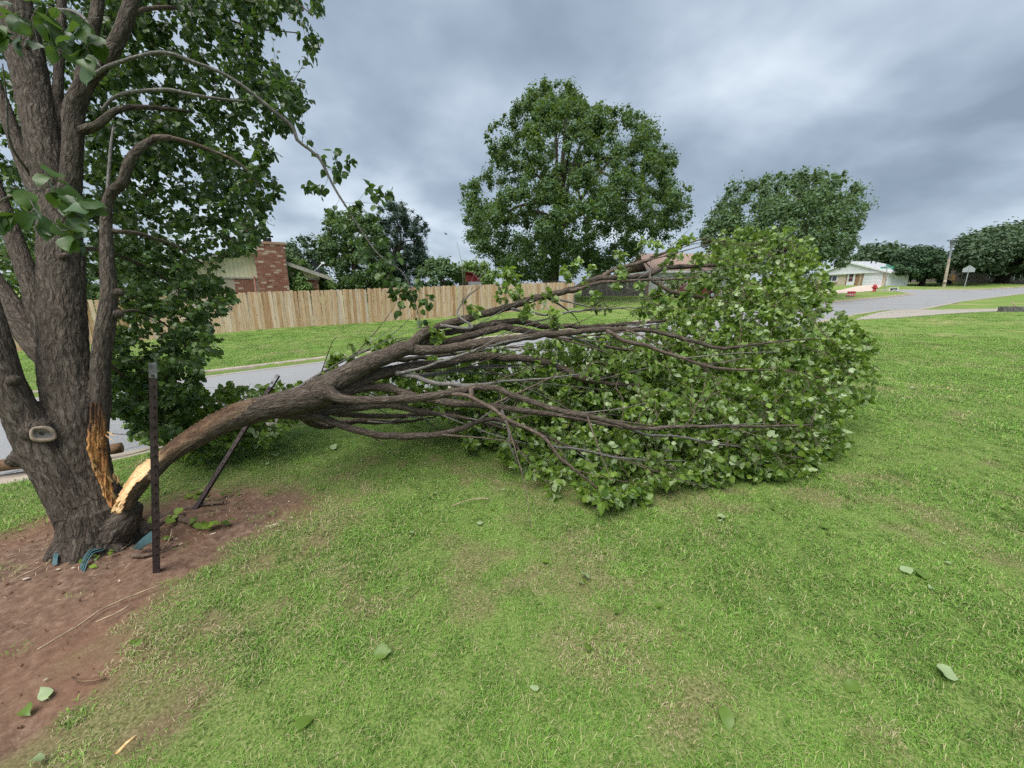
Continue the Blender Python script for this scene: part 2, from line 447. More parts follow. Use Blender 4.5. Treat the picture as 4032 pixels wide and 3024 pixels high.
def plank_mat(name, stops, grey):
    t = NT(name)
    oi = t.node('ShaderNodeObjectInfo')
    c = t.coord()
    offs = t.node('ShaderNodeVectorMath', operation='SCALE'); 
    cmb = t.node('ShaderNodeCombineXYZ'); t.link(t.math('MULTIPLY', oi.outputs['Random'], 37.0), cmb.inputs[0]); t.link(t.math('MULTIPLY', oi.outputs['Random'], 91.0), cmb.inputs[2])
    ad = t.node('ShaderNodeVectorMath', operation='ADD'); t.link(c, ad.inputs[0]); t.link(cmb.outputs[0], ad.inputs[1])
    gr = t.noise(t.mapping(ad.outputs[0], (30, 30, 1.4)), 1.0, 6, .65, .6)
    bl = t.noise(t.mapping(ad.outputs[0], (5, 5, 1.6)), 1.0, 4)
    base = t.ramp(oi.outputs['Random'], stops)
    col = t.mix(t.math('MULTIPLY', t.math('SUBTRACT', gr, .4, clamp=True), 2.2, clamp=True), base, tuple(v * .45 for v in stops[0][1]))
    col = t.mix(t.math('MULTIPLY', t.math('SUBTRACT', bl, .52, clamp=True), 2.0, clamp=True), col, grey)
    vo = t.node('ShaderNodeTexVoronoi', Scale=1.0); t.link(t.mapping(ad.outputs[0], (9, 9, 2.2)), vo.inputs['Vector'])
    kn = t.math('LESS_THAN', vo.outputs['Distance'], .13)
    col = t.mix(t.math('MULTIPLY', kn, .7), col, (.13, .07, .035))
    t.base(col, .85, .15); t.bump(gr, .4, .006); return t.m
M_PLANK = plank_mat('fence_plank_wood', [(0, (.46, .28, .15)), (.12, (.66, .48, .32)), (.25, (.56, .37, .22)), (.38, (.71, .55, .40)), (.5, (.62, .44, .28)), (.62, (.73, .59, .45)), (.72, (.61, .42, .26)), (.8, (.40, .22, .105)), (.86, (.66, .48, .32)), (.93, (.54, .50, .45)), (1, (.70, .53, .37))], (.64, .58, .52))
M_GREYPLANK = plank_mat('weathered_plank_wood', [(0, (.20, .18, .16)), (.5, (.27, .245, .22)), (1, (.17, .15, .135))], (.30, .28, .265))
M_NEWPLANK = plank_mat('new_plank_wood', [(0, (.62, .36, .15)), (1, (.70, .42, .19))], (.60, .38, .19))

def brick_mat():
    t = NT('red_brick'); oi = t.node('ShaderNodeObjectInfo'); c = t.coord()
    n = t.noise(c, 30, 4)
    b = t.ramp(oi.outputs['Random'], [(0, (.19, .075, .05)), (.3, (.285, .12, .082)), (.6, (.235, .105, .075)), (.8, (.34, .175, .125)), (.93, (.47, .35, .27)), (1, (.54, .44, .35))])
    t.base(t.mix(t.math('MULTIPLY', n, .4), b, (.14, .06, .045)), .9, .15); t.bump(n, .4, .01); return t.m
M_BRICK = brick_mat()
M_MORTAR = plain('mortar', (.36, .31, .26), .95, .1, var=.2, scale=20)
def brick_wall_mat():
    t = NT('brick_wall'); c = t.coord()
    b = t.node('ShaderNodeTexBrick'); t.link(t.mapping(c, (1, 1, 1), rot=(math.pi / 2, 0, 0)), b.inputs['Vector'])
    b.inputs['Scale'].default_value = 4.0; b.inputs['Color1'].default_value = (.27, .11, .075, 1); b.inputs['Color2'].default_value = (.19, .08, .055, 1); b.inputs['Mortar'].default_value = (.34, .28, .23, 1)
    t.base(b.outputs[0], .9, .15); return t.m
M_BRICKWALL = brick_wall_mat()
def siding_mat():
    t = NT('cream_siding'); c = t.coord()
    n = t.noise(t.mapping(c, (1.5, 1.5, .4)), 3, 5)
    wv = t.node('ShaderNodeTexWave', wave_type='BANDS', bands_direction='X', Scale=1.6); t.link(c, wv.inputs['Vector'])
    col = t.ramp(n, [(.3, (.56, .50, .35)), (.7, (.69, .63, .46))])
    col = t.mix(t.math('LESS_THAN', wv.outputs['Fac'], .02), col, (.42, .37, .26))
    t.base(col, .8, .2); return t.m
M_SIDING = siding_mat()
M_FASCIA = plain('fascia_board', (.34, .315, .275), .8)
M_SHINGLE_D = plain('dark_shingles', (.095, .090, .085), .95, .1, var=.4, scale=14, bump=.5)
M_SHINGLE_G = plain('grey_shingles', (.36, .375, .40), .95, .1, var=.25, scale=10, bump=.5)
M_SHINGLE_P = plain('pink_shingles', (.30, .215, .18), .95, .1, var=.25, scale=10, bump=.5)
M_WHITE = plain('white_paint', (.72, .74, .76), .6, .3, var=.06, scale=3)
M_GABLE = plain('gable_white_siding', (.68, .69, .71), .7, .2, var=.10, scale=4)
M_GARAGE = plain('garage_door_paint', (.68, .70, .72), .55, .3, var=.13, scale=9)
M_GLASS = plain('dark_glass', (.035, .042, .05), .08, .6, var=.3)
M_STONE = plain('pale_stone', (.54, .455, .355), .9, .15, var=.35, scale=3.5, bump=.6)
M_STONEDK = plain('brown_stone', (.31, .18, .11), .9, .15, var=.4, scale=4, bump=.6)
M_DOORRED = plain('door_screen', (.10, .035, .035), .5, .3, var=.3)
M_RED = plain('hydrant_red', (.36, .025, .025), .45, .4, var=.2)
M_CARRED = plain('car_red', (.13, .018, .026), .28, .5, var=.08)
M_BARNRED = plain('shed_red', (.13, .018, .022), .75, .2, var=.25, scale=3)
M_GALV = plain('galvanised_steel', (.42, .45, .46), .45, .5, .6, var=.2, scale=12)
M_POSTSTEEL = plain('brown_post_paint', (.040, .028, .027), .6, .35, .2, var=.55, scale=26, bump=.4)
M_POSTTIP = plain('post_tip_paint', (.15, .155, .165), .5, .4, .4, var=.6, scale=30)
M_SIGNGREEN = plain('sign_green', (.03, .33, .22), .5, .4, var=.1)
M_BLACK = plain('black_paint', (.018, .018, .020), .6, .3)
M_SIGNRED = plain('yard_sign_red', (.34, .03, .035), .6, .3, var=.08)
M_PINK = plain('downpipe_red', (.52, .17, .14), .6, .3)
M_POLE = plain('utility_pole_wood', (.37, .325, .26), .9, .1, var=.3, scale=2)
M_POLEGREY = plain('pole_shroud', (.24, .25, .28), .6, .3)
M_PLASTIC = plain('edging_plastic', (.040, .085, .092), .5, .4, var=.3, scale=14)
M_CHIP = plain('pale_wood_chip', (.46, .40, .31), .85, .2, var=.2, scale=40)
M_DRYSTICK = plain('dry_stick', (.34, .26, .175), .9, .1, var=.35, scale=25)
M_LOG = plain('landscape_timber', (.15, .095, .060), .9, .1, var=.55, scale=12, bump=.5)
M_TIE = plain('railroad_tie', (.12, .112, .108), .95, .1, var=.6, scale=10, bump=.8)
M_ROOT = plain('surface_root_bark', (.125, .088, .066), .95, .1, var=.4, scale=30, bump=.6)
M_CLOD = plain('soil_clod', (.15, .078, .05), .95, .05, var=.4, scale=30)
M_RUBBER = plain('tyre_rubber', (.02, .02, .02), .85, .2)
M_BIRD = plain('bird_feathers', (.03, .03, .035), .8, .1)
M_SCAR = plain('scar_wood', (.20, .185, .17), .9, .1, var=.4, scale=35, bump=.5)
M_SCARRIM = plain('scar_rim_bark', (.27, .215, .165), .85, .15, var=.35, scale=28, bump=.5)

# ------------------------------------------------------------------ mesh builders
def make_mesh(name, V, quads=None, tris=None, mats=(), smooth=True, attrs=None, mat_idx=None):
    me = bpy.data.meshes.new(name)
    V = np.asarray(V, np.float32)
    lv, ls = [], []
    n = 0
    if quads is not None and len(quads):
        q = np.asarray(quads, np.int32); lv.append(q.ravel()); ls.append(n + 4 * np.arange(len(q))); n += q.size
    if tris is not None and len(tris):
        q = np.asarray(tris, np.int32); lv.append(q.ravel()); ls.append(n + 3 * np.arange(len(q))); n += q.size
    lv = np.concatenate(lv).astype(np.int32); ls = np.concatenate(ls).astype(np.int32)
    me.vertices.add(len(V)); me.vertices.foreach_set('co', V.ravel())
    me.loops.add(len(lv)); me.loops.foreach_set('vertex_index', lv)
    me.polygons.add(len(ls)); me.polygons.foreach_set('loop_start', ls)
    for m in mats: me.materials.append(m)
    if mat_idx is not None: me.polygons.foreach_set('material_index', np.asarray(mat_idx, np.int32))
    me.update(calc_edges=True)
    me.polygons.foreach_set('use_smooth', np.full(len(ls), bool(smooth)))
    for k, a in (attrs or {}).items():
        a = np.asarray(a, np.float32)
        at = me.attributes.new(k, 'FLOAT_VECTOR' if a.ndim == 2 else 'FLOAT', 'POINT')
        at.data.foreach_set('vector' if a.ndim == 2 else 'value', a.ravel())
    return me

class MB:
    """collects shapes into one mesh"""
    def __init__(s): s.v, s.q, s.t, s.n, s.a, s.x = [], [], [], 0, [], {}
    def add(s, V, quads=(), tris=(), bark=None, **at):
        V = np.asarray(V, float).reshape(-1, 3)
        if len(quads): s.q.append(np.asarray(quads, int) + s.n)
        if len(tris): s.t.append(np.asarray(tris, int) + s.n)
        s.v.append(V); s.a.append(V if bark is None else np.asarray(bark, float))
        for k in set(s.x) | set(at):
            lst = s.x.setdefault(k, [np.zeros(s.n)])
            val = at.get(k, 0.0)
            lst.append(np.full(len(V), val) if np.isscalar(val) else np.asarray(val, float))
        s.n += len(V); return s
    def box(s, c, size, R=None):
        x, y, z = np.array(size) / 2
        V = np.array([(-x, -y, -z), (x, -y, -z), (x, y, -z), (-x, y, -z), (-x, -y, z), (x, -y, z), (x, y, z), (-x, y, z)])
        if R is not None: V = V @ np.asarray(R).T
        return s.add(V + np.asarray(c), [(0, 3, 2, 1), (4, 5, 6, 7), (0, 1, 5, 4), (1, 2, 6, 5), (2, 3, 7, 6), (3, 0, 4, 7)])
    def tube(s, pts, rad, sides=8, cap=True, **at):
        V, Q, T, B, _ = tube_arrays(pts, rad, sides, cap); return s.add(V, Q, T, B, **at)
    def prism(s, poly, vec):
        """poly: list of 3-D points (planar), extruded by vec"""
        A = np.asarray(poly, float); n = len(A); B = A + np.asarray(vec)
        V = np.r_[A, B]
        q = [(i, (i + 1) % n, n + (i + 1) % n, n + i) for i in range(n)]
        t = [(0, i + 1, i) for i in range(1, n - 1)] + [(n, n + i, n + i + 1) for i in range(1, n - 1)]
        return s.add(V, q, t)
    def quad(s, a, b, c, d): return s.add([a, b, c, d], [(0, 1, 2, 3)])
    def sphere(s, c, r, seg=10, ring=6, scale=(1, 1, 1)):
        V, Q, T = [], [], []
        for i in range(1, ring):
            th = math.pi * i / ring
            for j in range(seg):
                ph = 2 * math.pi * j / seg
                V.append((math.sin(th) * math.cos(ph), math.sin(th) * math.sin(ph), math.cos(th)))
        for i in range(ring - 2):
            for j in range(seg):
                Q.append((i * seg + j, (i + 1) * seg + j, (i + 1) * seg + (j + 1) % seg, i * seg + (j + 1) % seg))
        V += [(0, 0, 1), (0, 0, -1)]; a, b = len(V) - 2, len(V) - 1
        for j in range(seg):
            T.append((a, j, (j + 1) % seg)); T.append((b, (ring - 2) * seg + (j + 1) % seg, (ring - 2) * seg + j))
        return s.add(np.array(V) * r * np.array(scale) + np.asarray(c), Q, T)
    def mesh(s, name, mat, smooth=False):
        at = {'bark': np.concatenate(s.a)}
        for k, l in s.x.items(): at[k] = np.concatenate(l)
        return make_mesh(name, np.concatenate(s.v), np.concatenate(s.q) if s.q else None, np.concatenate(s.t) if s.t else None, [mat] if not isinstance(mat, (list, tuple)) else mat, smooth, at)
    def build(s, name, mat, parent=None, smooth=False, **tagkw):
        return link(name, s.mesh(name, mat, smooth), parent, **tagkw)

def link(name, data, parent=None, label=None, cat=None, group=None, kind=None, loc=None, rot=None):
    o = bpy.data.objects.new(name, data); COL.objects.link(o)
    if loc is not None: o.location = loc
    if rot is not None: o.rotation_euler = rot
    if parent is not None:
        o.parent = parent
        o.matrix_parent_inverse = PINV.get(parent.name, Matrix.Identity(4))
    if data is None or parent is None: PINV[o.name] = Matrix.Translation(-Vector(loc if loc is not None else (0, 0, 0)))
    else: PINV[o.name] = Matrix.Identity(4) if loc is None and rot is None else None
    tag(o, label, cat, group, kind)
    return o
PINV = {}
def tag(o, label=None, cat=None, group=None, kind=None):
    if label: o['label'] = label
    if cat: o['category'] = cat
    if group: o['group'] = group
    if kind: o['kind'] = kind
    return o
def thing(name, label, cat, loc, group=None):
    o = link(name, None, None, label, cat, group, loc=tuple(float(v) for v in loc)); o.empty_display_size = .2
    return o

def spline(ctrl, step):
    """centripetal-ish Catmull-Rom through rows (x, y, z, r, ...)"""
    C = np.asarray(ctrl, float)
    if len(C) == 2: C = np.r_[C[:1], (C[:1] + C[1:]) / 2, C[1:]]
    E = np.r_[2 * C[:1] - C[1:2], C, 2 * C[-1:] - C[-2:-1]]
    out = []
    for i in range(1, len(E) - 2):
        p0, p1, p2, p3 = E[i - 1:i + 3]
        n = max(1, int(np.linalg.norm(p2[:3] - p1[:3]) / step))
        t = (np.arange(n) / n)[:, None]
        out.append(.5 * ((2 * p1) + (-p0 + p2) * t + (2 * p0 - 5 * p1 + 4 * p2 - p3) * t ** 2 + (-p0 + 3 * p1 - 3 * p2 + p3) * t ** 3))
    out.append(C[-1:]); R = np.concatenate(out); R[:, 3] = np.maximum(R[:, 3], C[:, 3].min() * .8)
    return R
def frames(pts):
    pts = np.asarray(pts, float); n = len(pts)
    T = np.gradient(pts, axis=0); T /= np.linalg.norm(T, axis=1)[:, None] + 1e-12
    N = np.zeros((n, 3)); a = np.array([0, 0, 1.]) if abs(T[0, 2]) < .9 else np.array([1., 0, 0])
    N[0] = a - T[0] * (a @ T[0]); N[0] /= np.linalg.norm(N[0])
    for i in range(1, n):
        v = N[i - 1] - T[i] * (N[i - 1] @ T[i]); N[i] = v / (np.linalg.norm(v) + 1e-12)
    return T, N, np.cross(T, N)
def tube_arrays(pts, rad, sides=8, cap=True):
    pts = np.asarray(pts, float); n = len(pts); rad = np.broadcast_to(np.asarray(rad, float), (n,))
    T, N, B = frames(pts)
    a = np.arange(sides) * 2 * math.pi / sides
    ca, sa = np.cos(a), np.sin(a)
    off = rad[:, None, None] * (N[:, None] * ca[None, :, None] + B[:, None] * sa[None, :, None])
    V = (pts[:, None] + off).reshape(-1, 3)
    L = np.r_[0, np.cumsum(np.linalg.norm(np.diff(pts, axis=0), axis=1))]
    bk = np.stack([rad[:, None] * ca[None], rad[:, None] * sa[None], np.broadcast_to(L[:, None], (n, sides))], -1).reshape(-1, 3)
    i = np.arange(n - 1)[:, None] * sides; j = np.arange(sides)[None]; j2 = (j + 1) % sides
    Q = np.stack([i + j, i + j2, i + sides + j2, i + sides + j], -1).reshape(-1, 4)
    tr = []
    if cap:
        V = np.r_[V, pts[:1], pts[-1:]]; bk = np.r_[bk, [[0, 0, 0]], [[0, 0, L[-1]]]]
        k = n * sides
        tr = [(k, (m + 1) % sides, m) for m in range(sides)] + [(k + 1, (n - 1) * sides + m, (n - 1) * sides + (m + 1) % sides) for m in range(sides)]
    return V, Q, tr, bk, L

def px_branch(rows, zoom=None, scale_r=1.0):
    """rows (px, py, depth, half width in px) -> world rows (x, y, z, r); the lens stretch across the stem is taken out of the width"""
    q = np.array([(*(zoom(x, y) if zoom else (x, y)), d, r) for x, y, d, r in rows], float)
    t = np.gradient(q[:, :2], axis=0); t /= np.linalg.norm(t, axis=1)[:, None] + 1e-9
    xc, yc = (q[:, 0] - 2016) / F, (q[:, 1] - 1512) / F
    st = np.sqrt(1 + (xc * -t[:, 1] + yc * t[:, 0]) ** 2)
    return np.array([(*P(x, y, d), r * scale_r * d / F / s) for (x, y, d, r), s in zip(q, st)])

# ------------------------------------------------------------------ leaves
def leaf_shape(kind=0):
    """a broad pear leaf in the XY plane: petiole at the origin, tip along +Y, top side +Z; unit length"""
    r = np.random.default_rng(100 + kind)
    fold = (.12, .34, .05, .55, .20, -.12)[kind]; bend = (.12, -.10, .40, .25, .60, .10)[kind]; wid = (.43, .47, .40, .45, .42, .48)[kind]
    ts = np.array([0, .16, .42, .70, .90])
    ws = np.array([.06, .74, 1.0, .80, .34]) * wid
    V = [(0, -.30, 0)]                        # petiole foot
    mid, le, ri = [], [], []
    def z(t): return -bend * t * t
    for t in ts:
        mid.append(len(V)); V.append((0, t, z(t)))
    tip = len(V); V.append((0, 1.06, z(1.06) - .02))
    for t, w in zip(ts, ws):
        wav = .07 * math.sin(8 * t + kind * 2)
        le.append(len(V)); V.append((-w, t - .02, z(t) + fold * w + wav))
        ri.append(len(V)); V.append((w, t - .02, z(t) + fold * w - wav))
    Q, T = [], []
    for i in range(4):
        Q.append((mid[i], mid[i + 1], le[i + 1], le[i])); Q.append((mid[i], ri[i], ri[i + 1], mid[i + 1]))
    T.append((mid[4], tip, le[4])); T.append((mid[4], ri[4], tip))
    a = len(V); V += [(-.022, -.02, 0), (.022, -.02, 0), (0, -.30, .03)]
    T.append((a, 0, a + 1)); T.append((a, a + 1, a + 2))
    return np.array(V, float), np.array(Q), np.array(T)
LEAVES = [leaf_shape(k) for k in range(6)]

def leaf_frames(axis, normal):
    y = axis / (np.linalg.norm(axis, axis=1)[:, None] + 1e-9)
    z = normal - y * np.sum(normal * y, 1)[:, None]; z /= np.linalg.norm(z, axis=1)[:, None] + 1e-9
    x = np.cross(y, z)
    return np.stack([x, y, z], -1)            # columns
def leaf_field(name, pos, R, size, kind, tint, mat, parent, own=300, own_score=None):
    """leaves: the `own` best-scoring ones as objects of their own, the rest as one mesh"""
    n = len(pos)
    order = np.argsort(own_score) if own_score is not None else np.arange(n)
    mine, rest = order[:own], order[own:]
    base = {}
    for i in mine:
        tq = int(np.clip(tint[i], 0, .999) * 4); key = (int(kind[i]), tq)
        if key not in base:
            V, Q, T = LEAVES[key[0]]
            base[key] = make_mesh('leaf', V, Q, T, [mat], True, {'tint': np.full(len(V), (tq + .5) / 4)})
        o = bpy.data.objects.new('leaf', base[key]); COL.objects.link(o)
        M = Matrix.Identity(4)
        for a in range(3):
            for b in range(3): M[a][b] = R[i, a, b] * size[i]
            M[a][3] = pos[i, a]
        o.parent = parent; o.matrix_parent_inverse = PINV[parent.name]; o.matrix_basis = M
    mb = MB()
    for k in range(6):
        s = rest[kind[rest] == k]
        if not len(s): continue
        V, Q, T = LEAVES[k]; m = len(V)
        W = np.einsum('nij,vj->nvi', R[s] * size[s][:, None, None], V) + pos[s][:, None]
        o = (np.arange(len(s)) * m)[:, None, None]
        mb.add(W.reshape(-1, 3), (Q[None] + o).reshape(-1, 4), (T[None] + o).reshape(-1, 3), tint=np.repeat(tint[s], m))
    if mb.n: mb.build(name, mat, parent, True, kind='stuff')

def unit(v): return v / (np.linalg.norm(v, axis=-1, keepdims=True) + 1e-12)

class Twigs:
    """grows thin twigs from known branch points out to target points"""
    def __init__(s): s.P, s.D, s.segs, s.ends = [], [], [], []
    def seed(s, pts, minr=0):
        T = unit(np.gradient(pts[:, :3], axis=0)); s.P += list(pts[:, :3]); s.D += list(T)
    def grow(s, targets, rad=.0035, sag=0.0, maxlen=9e9, forward=.35, side_noise=.05, r_end=.0012, penal=.6):
        A = np.array(s.P); Dr = np.array(s.D)
        d0 = np.array([np.min(np.linalg.norm(A - t, axis=1)) for t in targets])
        for t in np.array(targets)[np.argsort(d0)]:
            v = t - A; L = np.linalg.norm(v, axis=1) + 1e-9
            cosv = np.sum(v * Dr, 1) / L
            k = int(np.argmin(L * (1 + penal * (1 - cosv))))
            if L[k] > maxlen: continue
            p, dr, l = A[k], Dr[k], L[k]
            m1 = p + dr * l * forward + rng.normal(0, side_noise * l, 3); m2 = lerp(p, t, .66) + dr * l * .08 + rng.normal(0, side_noise * l, 3) + np.array([0, 0, sag * l])
            n = max(4, int(l / .06)); u = np.linspace(0, 1, n)[:, None]
            c = (1 - u) ** 3 * p + 3 * (1 - u) ** 2 * u * m1 + 3 * (1 - u) * u ** 2 * m2 + u ** 3 * t
            r0 = rad * (0.7 + .6 * min(1.5, l)); r = np.linspace(r0, r_end, n)
            s.segs.append((c, r)); T = unit(np.gradient(c, axis=0)); s.ends.append((c, T))
            A = np.r_[A, c[1:]]; Dr = np.r_[Dr, T[1:]]
        s.P, s.D = list(A), list(Dr)
    def build(s, name, mat, parent, sides=5):
        mb = MB()
        for c, r in s.segs: mb.tube(c, r, sides, cap=False)
        return mb.build(name, mat, parent, True, kind='stuff')
    def leaves(s, per, tail=.6, spread=.05):
        """leaf feet and outward directions along the outer part of every twig"""
        Ps, Ds = [], []
        for c, T in s.ends:
            n = len(c)
            for _ in range(int(rng.poisson(per))):
                k = min(n - 1, int(n * (1 - tail * rng.random() ** 1.3)))
                d = unit(T[k] * rng.uniform(.2, 1.1) + rng.normal(0, .6, 3))
                Ps.append(c[k] + d * rng.uniform(.01, spread)); Ds.append(d)
        return np.array(Ps), np.array(Ds)

# ================================================================== THE SETTING
# ------------------------------------------------------------------ ground sheet
def grid_lines(n, a, b, c): return c + a * np.sinh(b * np.linspace(-1, 1, n))
gx = grid_lines(420, 2.6, 5.25, -0.6); gy = grid_lines(420, 2.6, 5.25, 3.0)
GX, GY = np.meshgrid(gx, gy)
GZ = H(GX.ravel(), GY.ravel()).reshape(GX.shape)
inside = in_poly(GX, GY, ROAD_POLY)
dr = np.full(GX.shape, -1.0)
dr[inside] = dist_poly(GX[inside], GY[inside], ROAD_POLY)
GZ2 = GZ - np.where(inside, 0.35 * sstep(0.02, 0.3, dr), 0)
dm = dirt_mask(GX, GY)
near_m = (np.abs(GX) < 8) & (np.abs(GY - 2) < 8)
rel = (vnoise(GX, GY, 5, 8) - .5) * .035 + (vnoise(GX, GY, 14, 9) - .5) * .022 + (vnoise(GX, GY, 33, 10) - .5) * .012
GZ2 += np.where(near_m, rel * (.25 + .75 * dm), 0)
GZ2 += np.where(near_m, -0.018 * dm, 0)
cdist = np.hypot(GX, GY)
farv = sstep(9, 26, cdist)
n = len(gx)
idx = np.arange(n * n).reshape(n, n)
quads = np.stack([idx[:-1, :-1], idx[:-1, 1:], idx[1:, 1:], idx[1:, :-1]], -1).reshape(-1, 4)
me = make_mesh('ground', np.stack([GX, GY, GZ2], -1).reshape(-1, 3), quads, None, [M_GROUND], True,
               {'dirt': dm.ravel(), 'far': farv.ravel(), 'straw': straw_mask(GX, GY).ravel()})
ground = link('ground', me, kind='structure')
ground_bvh = BVHTree.FromPolygons([tuple(v) for v in np.stack([GX, GY, GZ2], -1).reshape(-1, 3)[::1]], [tuple(q) for q in quads]) if False else None

# ------------------------------------------------------------------ road and kerbs
def resample(poly, n):
    p = np.array(poly, float); L = np.r_[0, np.cumsum(np.linalg.norm(np.diff(p[:, :2], axis=0), axis=1))]
    t = np.linspace(0, L[-1], n)
    return np.stack([np.interp(t, L, p[:, k]) for k in range(3)], 1)
def smooth_line(poly, n, it=6):
    p = resample(poly, n)
    for _ in range(it): p[1:-1] = .25 * p[:-2] + .5 * p[1:-1] + .25 * p[2:]
    return p
NK = smooth_line(near_kerb, 220, 10)
NA, NB = 220, 14
fk = np.array(far_kerb)
far_edge = np.r_[resample(far_kerb, 130), resample([far_kerb[-1], corner_back], 8)[1:], resample([corner_back, cross_kerb[1]], 8)[1:], resample(cross_kerb[1:], 80)[1:]]
FE = np.stack([np.interp(np.linspace(0, 1, NA), np.linspace(0, 1, len(far_edge)), far_edge[:, k]) for k in range(3)], 1)
tt = np.linspace(0, 1, NB)[None, :, None]
RV = NK[:, None] * (1 - tt) + FE[:, None] * tt
rz = H(RV[..., 0].ravel(), RV[..., 1].ravel()).reshape(RV.shape[:2])
RV[..., 2] = rz - 0.10 + 0.05 * np.sin(np.linspace(0, math.pi, NB))[None]
ri = np.arange(NA * NB).reshape(NA, NB)
link('road', make_mesh('road', RV.reshape(-1, 3), np.stack([ri[:-1, :-1], ri[1:, :-1], ri[1:, 1:], ri[:-1, 1:]], -1).reshape(-1, 4), None, [M_ROAD], True), kind='structure')

def kerb_strip(name, line, inward, gutter=.42, top=.16):
    """kerb with gutter: profile swept along line, inward = +1/-1 side of the road"""
    p = np.array(line, float); d = np.gradient(p[:, :2], axis=0); d /= np.linalg.norm(d, axis=1)[:, None]
    nrm = np.stack([-d[:, 1], d[:, 0]], 1) * inward
    prof = [(-top, -.2), (-top, .006), (-.02, .010), (.02, -.006), (.05, -.085), (.08, -.105), (gutter, -.075), (gutter + .01, -.25)]
    z = H(p[:, 0], p[:, 1])
    V = np.array([[(p[i, 0] + nrm[i, 0] * a, p[i, 1] + nrm[i, 1] * a, z[i] + b) for a, b in prof] for i in range(len(p))])
    m = len(prof); ii = np.arange(len(p) * m).reshape(len(p), m)
    q = np.stack([ii[:-1, :-1], ii[:-1, 1:], ii[1:, 1:], ii[1:, :-1]], -1).reshape(-1, 4)
    return link(name, make_mesh(name, V.reshape(-1, 3), q, None, [M_KERB], False), kind='structure')
kerb_strip('near_kerb', NK, 1)
kerb_strip('far_kerb', np.r_[resample(far_kerb, 110), resample([far_kerb[-1], corner_back], 5)[1:]], -1)
kerb_strip('cross_street_kerb', resample(cross_kerb, 60), -1)

def slab(name, px, mat, lift=.02, kind='structure'):
    pts = []
    for i in range(len(px)):
        a, b = px[i], px[(i + 1) % len(px)]
        for t in np.linspace(0, 1, 6)[:-1]: pts.append(lerp(np.array(a, float), np.array(b, float), t))
    W = np.array([P(*q) for q in pts]); c = W.mean(0)
    m = MB(); rings = []
    for f in (1, .66, .33):
        r = c + (W - c) * f; r[:, 2] = H(r[:, 0], r[:, 1]) + lift; rings.append(r)
    cc = c.copy(); cc[2] = Hs(c[0], c[1]) + lift
    low = rings[0].copy(); low[:, 2] -= .3
    k = len(W); V = np.r_[low, rings[0], rings[1], rings[2], [cc]]
    q = [(r * k + i, r * k + (i + 1) % k, (r + 1) * k + (i + 1) % k, (r + 1) * k + i) for r in range(3) for i in range(k)]
    t = [(3 * k + i, 3 * k + (i + 1) % k, 4 * k) for i in range(k)]
    m.add(V, q, t); return m.build(name, mat, None, False, kind=kind)
slab('driveway', [(3365, 1262, 20.5), (3605, 1219, 28.5), (3800, 1214.5, 29), (3955, 1213, 29), (3955, 1226, 22.5), (3700, 1240, 21.2), (3540, 1249, 20.6)], M_DRIVE, .03)
slab('house_driveway', [(3240, 1150, 47), (3290, 1134, 56), (3405, 1125.5, 61.5), (3478, 1125.5, 58.8), (3452, 1136, 55), (3450, 1142, 53), (3400, 1146, 50.5)], M_DRIVE2, .03)

# ------------------------------------------------------------------ lawn grass
def tuft(seed, nb, rad, hmin, hmax, wid, flat):
    r = np.random.default_rng(seed); V, Q, T, tint, dry = [], [], [], [], []
    for _ in range(nb):
        a = r.uniform(0, 2 * math.pi); d = rad * math.sqrt(r.random()); b = np.array([d * math.cos(a), d * math.sin(a), -.004])
        h = r.uniform(hmin, hmax); az = r.uniform(0, 2 * math.pi); lean = r.uniform(.15, flat)
        dirv = np.array([math.cos(az), math.sin(az), 0]); sd = np.array([-dirv[1], dirv[0], 0]) * wid * r.uniform(.7, 1.2) / 2
        m = b + dirv * h * lean * .45 + np.array([0, 0, h * .62]); t = b + dirv * h * lean * 1.15 + np.array([0, 0, h * (1 - .35 * lean)])
        k = len(V); V += [b - sd, b + sd, m + sd * .8, m - sd * .8, t]
        Q.append((k, k + 1, k + 2, k + 3)); T.append((k + 3, k + 2, k + 4))
        tint += [r.random()] * 5; dry += [r.random()] * 5
    return np.array(V), Q, T, np.array(tint), np.array(dry)
tcol = bpy.data.collections.new('grass_tufts')
specs = [(36, .050, .008, .024, .0030, 1.5, 0), (36, .055, .008, .026, .0032, 1.9, 0), (34, .055, .007, .022, .0030, 2.2, 0), (36, .050, .010, .034, .0034, 1.3, 0),
         (28, .055, .006, .020, .0028, 2.2, 1), (30, .060, .007, .022, .0028, 2.4, 1), (26, .055, .006, .018, .0028, 2.2, 1),
         (60, .20, .018, .045, .0095, 1.3, 0), (60, .22, .016, .042, .0095, 1.5, 0), (56, .22, .015, .038, .0095, 1.7, 1)]
for k, (nb, rad, h0, h1, w, fl, st) in enumerate(specs):
    V, Q, T, ti, dy = tuft(40 + k, nb, rad, h0, h1, w, fl)
    m = make_mesh('tuft_%02d' % k, V, Q, T, [M_STRAW if st else M_GRASS], True, {'tint': ti, 'dry': dy})
    o = bpy.data.objects.new('tuft_%02d' % k, m); tcol.objects.link(o)
def scatter(r0, r1, per_m2, az_half=68):
    a = math.radians(az_half); area = a * (r1 ** 2 - r0 ** 2)
    n = int(area * per_m2); r = np.sqrt(rng.uniform(r0 ** 2, r1 ** 2, n)); th = rng.uniform(-a, a, n)
    return np.stack([r * np.sin(th), r * np.cos(th)], 1)
GRASS_K = 1.0
pts = np.concatenate([scatter(.3, 3.2, 780 * GRASS_K), scatter(3.2, 5, 560 * GRASS_K), scatter(5, 8, 330 * GRASS_K), scatter(8, 12, 120 * GRASS_K)])
big = np.concatenate([scatter(6.5, 13, 24), scatter(13, 22, 30), scatter(22, 42, 11)])
